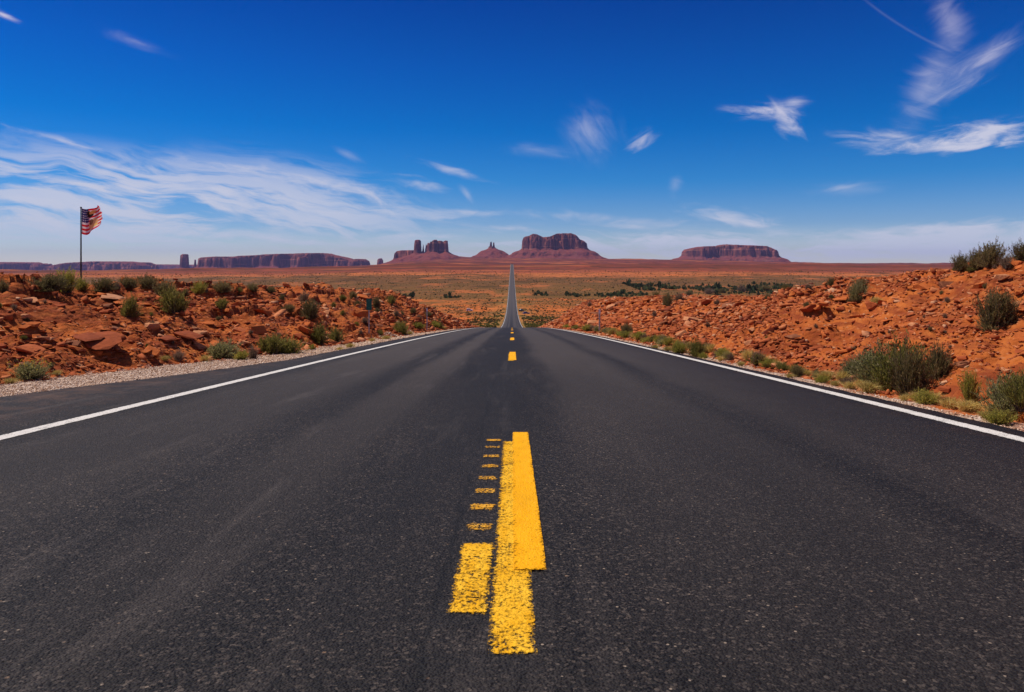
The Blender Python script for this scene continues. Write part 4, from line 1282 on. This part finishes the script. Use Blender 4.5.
# straw grass tufts
for (px, py, w, h, lab) in ((868, 393, 26, 17, 'largest straw-yellow grass tuft below the big green clump'), (849, 389, 18, 11, 'smaller straw grass tuft next to the largest one'),
                            (835, 386, 14, 8, None), (966, 411, 26, 15, 'pale yellow grass tuft between the two largest roadside shrubs'), (985, 419, 18, 12, None),
                            (876, 305, 14, 11, 'round pale grass tuft below the lone grey-green shrub'), (655, 350, 12, 8, None), (668, 352, 12, 9, None), (772, 368, 12, 8, None),
                            (386, 340, 12, 7, None), (350, 348, 12, 7, None), (205, 362, 14, 10, None), (165, 361, 12, 8, None), (410, 335, 8, 6, None), (443, 329, 8, 4, None),
                            (10, 384, 16, 9, None), (57, 376, 12, 8, None), (372, 342, 9, 6, None), (638, 341, 10, 6, None), (720, 361, 10, 7, None), (600, 334, 7, 5, None),
                            (340, 351, 10, 6, None), (700, 362, 12, 6, None), (741, 366, 10, 7, None), (790, 378, 12, 7, None), (904, 401, 12, 9, None), (945, 407, 12, 9, None)):
    if lab:
        shrub(px, py, w, h, 'straw', lab, cat='grass tuft')
    else:
        shrub(px, py, w, h, 'straw', 'small straw grass tuft %s' % spot(px, py), 'small straw grass tufts along the road', 'grass tuft')
# small dusty shrubs dotted over both banks
for i, px in enumerate(list(range(563, 735, 5)) + list(range(745, 850, 13))):   # growth along the foot of the sunlit bank
    pe = place(px, float(np.interp(px, [560, 600, 660, 735, 850], [328.2, 333.5, 345, 361, 386])) - rs2.uniform(0, 2.5))
    if pe and rs2.random() < .85:
        kd = rs2.choice(['green', 'yellow', 'yellow', 'olive', 'sage', 'dry'])
        ww = rs2.uniform(8, 15)
        shrub(0, 0, ww * (1 + (px - 560) / 260), rs2.uniform(4, 7) * (1 + (px - 560) / 300), kd,
              '%s %s shrub at the foot of the bank, %s' % (size_word(ww, 10, 13), KW[kd], spot(px, 328).split(', ')[1]), 'low shrubs along the foot of the sunlit bank', xy=(pe[0], pe[1]))
for px in (612, 634, 668, 690, 712, 728, 748, 762, 778, 806, 826, 842, 860, 888, 916, 934, 952, 976, 996, 1012):   # dry grass between the verge shrubs
    pyb = float(np.interp(px, [560, 600, 660, 735, 850, 1024], [328.2, 333.5, 345, 361, 386, 426])) + rs2.uniform(-4, 0)
    ww = rs2.uniform(9, 15) * (1 + (px - 600) / 420)
    shrub(px, pyb, ww, ww * rs2.uniform(.55, .8), 'straw', '%s dry grass clump at the foot of the bank, %s' % (size_word(ww, 13, 19), spot(px, pyb).split(', ')[1]), 'dry grass clumps at the foot of the sunlit bank', 'grass tuft')
k = 0
while k < 60:
    side = 1 if k % 2 else -1
    px, py, p = bank_point(side)
    if p is None or p[1] > 130 or p[1] < 9 or abs(p[0]) < 5:
        continue
    w = rs2.uniform(5, 10)
    nm = 'sunlit' if side > 0 else 'shaded'
    kd = rs2.choice(['olive', 'dry', 'sage', 'dry', 'green'])
    shrub(px, py, w, w * rs2.uniform(.6, .9), kd, '%s %s shrub %s' % ('tiny' if w < 7.5 else 'lowly', KW[kd], spot(px, py)), 'tiny shrubs among the stones of the %s bank' % nm)
    k += 1
for i in range(34):     # plateau behind the crests
    side = rs2.choice((-1, 1))
    Y_ = rs2.uniform(14, 60); X_ = side * rs2.uniform(12, 30)
    kd = rs2.choice(['olive', 'sage', 'dry'])
    shrub(0, 0, rs2.uniform(14, 22), rs2.uniform(6, 9), kd, 'dusty ' + KW[kd] + ' shrub on the flat ground behind the %s bank' % ('sunlit' if side > 0 else 'shaded'),
          'dusty shrubs behind the %s bank' % ('sunlit' if side > 0 else 'shaded'), xy=(X_, Y_))


# ------------------------------------------------------------------ valley scrub
def clump_proto(seed, n=7):
    """ragged little dome of upright leaf fans"""
    rs = np.random.default_rng(seed)
    V, Fc = [], []
    for i in range(n):
        th = rs.uniform(0, 6.28); r = rs.uniform(0, .35)
        c = np.array([r * math.cos(th), r * math.sin(th), 0])
        a2 = rs.uniform(0, 3.14); d = np.array([math.cos(a2), math.sin(a2), 0]) * rs.uniform(.18, .3)
        h = rs.uniform(.5, 1.0)
        lean = rs.normal(0, .15, 3); lean[2] = 0
        b = len(V)
        V += [c - d * .6, c + d * .6, c + d * 1.1 + (0, 0, h * .62) + lean, c + (0, 0, h) + lean, c - d * 1.1 + (0, 0, h * .55) + lean]
        Fc += [(b, b + 1, b + 2), (b, b + 2, b + 4), (b + 2, b + 3, b + 4)]
    return np.array(V), np.array(Fc)


def scrub_stuff(name, X, Y, size, hgt):
    protos = [clump_proto(i) for i in range(6)]
    VV, FF, off = [], [], 0
    Z = ground(X, Y, False)
    for k, (v, f) in enumerate(protos):
        s = np.arange(k, len(X), 6)
        a = rng.uniform(0, 6.28, len(s)); ca, sa = np.cos(a)[:, None], np.sin(a)[:, None]
        vx = v[None, :, 0] * ca - v[None, :, 1] * sa; vy = v[None, :, 0] * sa + v[None, :, 1] * ca
        P = np.stack([X[s][:, None] + vx * size[s][:, None], Y[s][:, None] + vy * size[s][:, None], Z[s][:, None] - .05 + v[None, :, 2] * hgt[s][:, None]], -1)
        VV.append(P.reshape(-1, 3)); FF.append((f[None] + (np.arange(len(s)) * len(v))[:, None, None] + off).reshape(-1, 3)); off += len(s) * len(v)
    return new_mesh(name, np.concatenate(VV), np.concatenate(FF))


M_scrub = leaf_mat('mixed desert scrub', [(0, (0.055, 0.050, 0.018)), (.4, (0.10, 0.085, 0.030)), (.75, (0.17, 0.13, 0.05)), (1, (0.30, 0.20, 0.08))], .15, 1.0)
N = 60000
u = rng.random(N)
Y = 1 / (1 / 150. - u * (1 / 150. - 1 / 1500.))
Y = np.where(rng.random(N) < .5, Y, np.exp(rng.uniform(math.log(150), math.log(1500), N)))
X = rng.uniform(-1, 1, N) * (0.62 * Y + 20)
dn = fbm(X / 60, Y / 60, 4, 444) + .35 * fbm(X / 14, Y / 14, 2, 454)
keep = (np.abs(X) > 5.5) & (dn + sstep(600, 750, Y) * .25 > -.10)
X, Y = X[keep], Y[keep]
n = len(X)
size = rng.gamma(5, .17, n) * (1 + .5 * sstep(500, 1400, Y)); size = np.clip(size, .3, 2.4)
tag(link('desert_scrub', scrub_stuff('desert_scrub', X, Y, size, size * rng.uniform(.4, .7, n)), M_scrub), 'low desert scrub dotted over the valley floor', 'scrub', kind='stuff')

# greener growth along the road where it drops from sight and in the valley
M_green = leaf_mat('green roadside growth', [(0, (0.085, 0.09, 0.02)), (.5, (0.17, 0.16, 0.035)), (1, (0.32, 0.27, 0.07))], .2, 1.1)
N = 1900
Y = rng.uniform(150, 430, N); X = np.sign(rng.uniform(-1, 1, N)) * (5.0 + np.abs(rng.normal(0, 12, N)))
kp = fbm(X / 9, Y / 28, 3, 77) > -.05; X, Y = X[kp], Y[kp]; N = len(X)
size = rng.uniform(.4, 1.3, N)
tag(link('roadside_scrub', scrub_stuff('roadside_scrub', X, Y, size, size * .7), M_green), 'yellow-green growth along the road in the valley', 'scrub', kind='stuff')

# dark tree belts of the wash, each belt one mass of tiny crowns
M_tree = leaf_mat('dark green wash trees', [(0, (0.022, 0.034, 0.012)), (.6, (0.045, 0.060, 0.020)), (1, (0.10, 0.095, 0.035))], .1, 1.7)


def belt(label, pts, n, hm, thick):
    X, Y = [], []
    for i in range(n):
        t = rng.random() * (len(pts) - 1); j = int(t); f_ = t - j
        px = pts[j][0] * (1 - f_) + pts[j + 1][0] * f_; yd = pts[j][1] * (1 - f_) + pts[j + 1][1] * f_
        X.append((px - 512) / F * yd); Y.append(yd + rng.normal(0, thick))
    X = np.array(X); Y = np.array(Y)
    g = (vnoise(X / 15, Y / 30, 5) > .42) & (vnoise(X / 4, Y / 9, 8) > .25)
    X, Y = X[g], Y[g]
    size = rng.gamma(5, .17, len(X)) * hm * (.6 + .8 * vnoise(X / 11, Y / 20, 15))
    tag(link('wash_trees', scrub_stuff('wash_trees', X, Y, size * .9, size), M_tree), label, 'treeline', kind='stuff')


belt('dark line of trees crossing the valley right of the road', [(533, 760), (600, 735), (650, 760)], 500, 2.6, 13)
belt('broad dark green belt of trees beyond the sunlit bank', [(630, 900), (680, 830), (740, 850), (810, 880)], 2000, 3.2, 42)
belt('dark line of trees crossing the valley left of the road', [(402, 690), (432, 710), (460, 700)], 320, 2.6, 12)


# ------------------------------------------------------------------ flagpole, road sign, posts
M_steel = pbr('dull galvanised steel', lambda T: T.ramp(T.noise(T.obj, 12, 4).outputs[0], [(.3, (0.34, 0.33, 0.31)), (.7, (0.48, 0.46, 0.43))]), rough=.5, spec=.5, metallic=.3)
M_dark = pbr('dark pole paint', color=(0.035, 0.033, 0.032), rough=.5)


def tube(name, pts, radii, mat, parent, seg=10):
    P = [Vector(p) for p in pts]
    V, Fc = [], []
    for i, p in enumerate(P):
        d = (P[min(i + 1, len(P) - 1)] - P[max(i - 1, 0)]).normalized()
        a = d.orthogonal().normalized(); b = d.cross(a)
        for k in range(seg):
            t = k * 2 * math.pi / seg
            V.append(p + (a * math.cos(t) + b * math.sin(t)) * radii[i])
    bm = bmesh.new()
    vs = [bm.verts.new(v) for v in V]
    for i in range(len(P) - 1):
        for k in range(seg):
            bm.faces.new((vs[i * seg + k], vs[i * seg + (k + 1) % seg], vs[(i + 1) * seg + (k + 1) % seg], vs[(i + 1) * seg + k]))
    bm.faces.new(vs[:seg][::-1]); bm.faces.new(vs[-seg:])
    bmesh.ops.recalc_face_normals(bm, faces=bm.faces)
    me = bpy.data.meshes.new(name); bm.to_mesh(me); bm.free()
    return link(name, me, mat, parent)


def box(name, c, s, mat, parent, bev=0.0):
    bm = bmesh.new()
    bmesh.ops.create_cube(bm, size=1)
    for v in bm.verts:
        v.co = Vector((v.co.x * s[0] + c[0], v.co.y * s[1] + c[1], v.co.z * s[2] + c[2]))
    if bev:
        bmesh.ops.bevel(bm, geom=bm.edges, offset=bev, segments=2, affect='EDGES')
    me = bpy.data.meshes.new(name); bm.to_mesh(me); bm.free()
    return link(name, me, mat, parent)


FY = 45.0
FX = (81 - 512) / F * FY
FZ = float(ground(FX, FY))
top_z = -(208.5 - HZ) / F * FY
pole_root = link('flagpole', None, loc=(FX, FY, FZ))
tag(pole_root, 'thin dark flagpole standing behind the crest shrubs', 'flagpole')
Hp = top_z - FZ
tube('pole', [(0, 0, -.3), (0, 0, Hp * .5), (0, 0, Hp)], [.055, .045, .035], M_dark, pole_root)
tube('finial', [(0, 0, Hp), (0, 0, Hp + .04), (0, 0, Hp + .09), (0, 0, Hp + .12)], [.03, .06, .05, .01], M_dark, pole_root)

# the flag: thirteen stripes, a starry canton and a tan and brown portrait-like patch, wind-torn and curling
FWm, FHm = 1.26, 1.62


def flag_mesh():
    nu, nv = 60, 48
    U, V = np.meshgrid(np.linspace(0, 1, nu), np.linspace(0, 1, nv))
    x = U * FWm * (0.90 + 0.03 * V) ; y = 0.20 * np.sin(U * 7.5 + V * 1.8) * U ** .7 + .07 * np.sin(U * 15 - V * 3) * U
    z = V * FHm * (1 - .30 * U * (1 - .2 * U)) + FHm * (0.06 + .36 * U ** 1.5) * 1.0 - .10 * np.sin(U * 3.14) * FHm * (1.2 - V)
    x = x - 0.10 * FWm * np.clip(np.abs(V - .5) * 2, 0, 1) ** 2 * U + .03 * np.sin(V * 23) * (U > .93)
    P = np.stack([x, y, z], -1).reshape(-1, 3)
    me = new_mesh('flag', P, grid_faces(nv, nu), smooth=True)
    uvl = me.uv_layers.new(name='uv')
    vi = np.empty(len(me.loops), np.int32); me.loops.foreach_get('vertex_index', vi)
    uv = np.stack([U.ravel()[vi], V.ravel()[vi]], 1)
    uvl.data.foreach_set('uv', uv.ravel().astype(np.float32))
    return me


def flag_col(T):
    uv = T.n('ShaderNodeUVMap', uv_map='uv').outputs[0]
    s = T.n('ShaderNodeSeparateXYZ', {0: uv})
    u, v = s.outputs[0], s.outputs[1]
    st = T.m('FRACT', T.m('MULTIPLY', v, 6.5))
    red = T.m('LESS_THAN', st, 0.5)
    c = T.mix(red, (0.86, 0.76, 0.72), (0.72, 0.018, 0.030))
    can = T.m('MULTIPLY', T.m('LESS_THAN', u, 0.46), T.m('GREATER_THAN', v, 0.462))
    vor = T.n('ShaderNodeTexVoronoi', {'Vector': T.mapping(uv, scl=(13, 11, 1)), 'Scale': 1.0, 'Randomness': .15})
    starm = T.m('LESS_THAN', vor.outputs['Distance'], 0.26)
    c = T.mix(can, c, T.mix(starm, (0.035, 0.032, 0.14), (0.75, 0.72, 0.75)))
    # printed figure: dark hair and headdress, tan face and chest
    def ell(cx, cy, rx, ry, rot=0):
        m_ = T.mapping(uv, (cx, cy, 0), (0, 0, rot), (rx, ry, 1), 'TEXTURE')
        ln = T.n('ShaderNodeVectorMath', {0: m_}, operation='LENGTH').outputs['Value']
        nz = T.noise(uv, 14, 3).outputs[0]
        return T.m('LESS_THAN', T.m('ADD', ln, T.m('MULTIPLY', T.m('SUBTRACT', nz, .5), .7)), 1.0)
    c = T.mix(ell(.48, .78, .17, .13, -.5), c, (0.040, 0.022, 0.020))
    c = T.mix(ell(.62, .84, .13, .07, .3), c, (0.52, 0.20, 0.07))
    c = T.mix(ell(.66, .33, .20, .24, .2), c, (0.80, 0.47, 0.20))
    c = T.mix(ell(.58, .44, .08, .12), c, (0.22, 0.10, 0.06))
    c = T.mix(ell(.74, .20, .13, .08), c, (0.90, 0.62, 0.20))
    return c


M_flag = pbr('weathered flag cloth', flag_col, rough=.85, spec=.1)
_t = M_flag.node_tree
_pb = [n_ for n_ in _t.nodes if n_.type == 'BSDF_PRINCIPLED'][0]; _out = [n_ for n_ in _t.nodes if n_.type == 'OUTPUT_MATERIAL'][0]
_tr = _t.nodes.new('ShaderNodeBsdfTranslucent'); _mx = _t.nodes.new('ShaderNodeMixShader')
_t.links.new(_pb.inputs['Base Color'].links[0].from_socket, _tr.inputs[0])
_mx.inputs[0].default_value = .45
_t.links.new(_pb.outputs[0], _mx.inputs[1]); _t.links.new(_tr.outputs[0], _mx.inputs[2]); _t.links.new(_mx.outputs[0], _out.inputs[0])
fl = link('flag', flag_mesh(), M_flag, loc=(FX + .05, FY, top_z - 1.70))
tag(fl, 'tattered stars and stripes flag printed with a figure, blowing from the pole', 'flag')

# green marker sign on its post
sx, sy, sz = place(369, 333)
sg = link('road_sign', None, loc=(sx, sy, sz))
sg.rotation_euler = (0, 0, math.radians(10))
tag(sg, 'narrow green marker sign on a post by the shaded bank', 'road sign')
k = sy / F
M_green_sign = pbr('green sign face', color=(0.004, 0.115, 0.075), rough=.45, spec=.4)
topz = -(298.5 - HZ) * k - sz
box('post', (0, .02, topz * .42 - .1), (.05, .03, topz * .84 + .25), M_steel, sg, .004)
box('panel', (0, -.012, topz - 5.8 * k), (5.4 * k, .012, 11.5 * k), M_green_sign, sg, .004)
for dz in (-3.5 * k, 3.5 * k):
    tube('bolt', [(0, -.019, topz - 5.8 * k + dz), (0, -.027, topz - 5.8 * k + dz)], [.010, .008], M_steel, sg, 8)

M_refl = pbr('white reflector', color=(0.75, 0.75, 0.76), rough=.3, spec=.6)
for (px, pb, pt, lab) in ((427, 331, 309, 'grey roadside marker post next to the shaded bank'), (599.5, 333.5, 310, 'grey roadside marker post with white cap beside the sunlit bank')):
    x_, y_, z_ = place(px, pb)
    k = y_ / F
    h_ = (pb - pt) * k
    r = link('marker_post', None, loc=(x_, y_, z_))
    tag(r, lab, 'marker post')
    box('post', (0, 0, h_ * .5 - .1), (.075, .04, h_ + .2), M_steel, r, .008)
    box('reflector', (0, -.026, h_ - .10), (.085, .012, .17), M_refl, r, .004)
    box('cap', (0, 0, h_ + .012), (.085, .055, .03), M_refl if px > 500 else M_steel, r, .006)


# ------------------------------------------------------------------ vehicles parked far down in the valley
def car(px, yd, rz, paint_rgb, label, kind='car', Lc=4.6):
    x_ = (px - 512) / F * yd
    root = link('parked_car', None, loc=(x_, yd, float(ground(x_, yd, False)) + 0.02))
    root.rotation_euler = (0, 0, rz)
    tag(root, label, 'car', 'cars parked in the valley')
    mp_ = pbr('car paint', color=paint_rgb, rough=.3, spec=.5)
    if 'glass' not in CARM:
        CARM['glass'] = pbr('dark car glass', color=(.015, .018, .022), rough=.08, spec=.6)
        CARM['tyre'] = pbr('tyre rubber', color=(.02, .02, .02), rough=.9)
        CARM['rim'] = pbr('alloy rim', color=(.45, .45, .46), rough=.35, metallic=.8)
        CARM['lamp'] = pbr('red lamp lens', color=(.35, .01, .01), rough=.3)
        CARM['head'] = pbr('clear lamp lens', color=(.7, .7, .68), rough=.2)
    W_ = 1.85; suv = kind == 'suv'
    hb, ht = (1.0, 1.75) if suv else (.85, 1.42)
    side = [(-.5, .32), (-.5, hb * .92), (-.47, hb), (-.22, hb + .04), (.22, hb), (.42, hb * .93), (.5, hb * .75), (.5, .32)]
    def prism(nm, prof, w0, w1, mat, parent):
        bm = bmesh.new()
        lv = [bm.verts.new((p[0] * Lc, -w0 / 2, p[1])) for p in prof]; rv = [bm.verts.new((p[0] * Lc, w0 / 2, p[1])) for p in prof]
        if w1 != w0:
            zt = max(p[1] for p in prof); zb = min(p[1] for p in prof)
            for v in lv + rv:
                f_ = (v.co.z - zb) / (zt - zb); v.co.y *= (1 - f_) + f_ * w1 / w0
        n = len(prof)
        bm.faces.new(lv); bm.faces.new(rv[::-1])
        for i in range(n):
            bm.faces.new((lv[i], rv[i], rv[(i + 1) % n], lv[(i + 1) % n]))
        bmesh.ops.recalc_face_normals(bm, faces=bm.faces)
        bmesh.ops.bevel(bm, geom=bm.edges, offset=.05, segments=2, affect='EDGES')
        me = bpy.data.meshes.new(nm); bm.to_mesh(me); bm.free()
        return link(nm, me, mat, parent)
    prism('body', side, W_, W_ * .95, mp_, root)
    cab = [(-.48 if suv else -.40, hb - .02), (-.42 if suv else -.28, ht - .08), (.06, ht - .08), (.24, hb - .02)]
    prism('windows', cab, W_ * .94, W_ * .76, CARM['glass'], root)
    rf = [(-.43 if suv else -.29, ht - .10), (-.41 if suv else -.26, ht), (.04, ht), (.07, ht - .10)]
    prism('roof', rf, W_ * .78, W_ * .72, mp_, root)
    for sx_ in (-.31, .31):
        for sy_ in (-1, 1):
            w = tube('wheel', [(sx_ * Lc, sy_ * (W_ / 2 - .20), .34), (sx_ * Lc, sy_ * (W_ / 2 + .01), .34)], [.34, .34], CARM['tyre'], root, 18)
            tube('rim', [(sx_ * Lc, sy_ * (W_ / 2 - .02), .34), (sx_ * Lc, sy_ * (W_ / 2 + .025), .34)], [.2, .19], CARM['rim'], w, 12)
    for sy_ in (-.68, .68):
        box('headlight', (.488 * Lc, sy_, .70), (.10, .32, .14), CARM['head'], root, .02)
        box('tail_light', (-.497 * Lc, sy_ * 1.05, .80), (.06, .26, .16), CARM['lamp'], root, .02)


CARM = {}
car(469.5, 505, 0.05, (0.85, 0.83, 0.84), 'white car parked on the desert flat left of the distant road', 'suv')
car(521.5, 490, 1.0, (0.02, 0.022, 0.03), 'dark car parked beside the distant road, nearer its edge', 'suv')
car(526.2, 462, 0.5, (0.03, 0.06, 0.22), 'blue car parked beside the distant road, farther from its edge')

# ------------------------------------------------------------------ haze of the desert air
bm = bmesh.new()
bmesh.ops.create_cube(bm, size=1)
me = bpy.data.meshes.new('haze')
for v in bm.verts:
    v.co = Vector((v.co.x * 50000, 9500 + v.co.y * 25000, -900 + (v.co.z + .5) * 1250))
bm.to_mesh(me); bm.free()
mh = bpy.data.materials.new('desert air')
mh.use_nodes = True
T = NT(mh.node_tree)
pv = T.n('ShaderNodeVolumePrincipled', {'Color': (0.48, 0.47, 0.95, 1), 'Density': 0.000021, 'Anisotropy': 0.0})
T.n('ShaderNodeOutputMaterial', {'Volume': pv.outputs[0]})
tag(link('haze', me, mh), 'thin bluish desert haze', 'haze', kind='stuff')
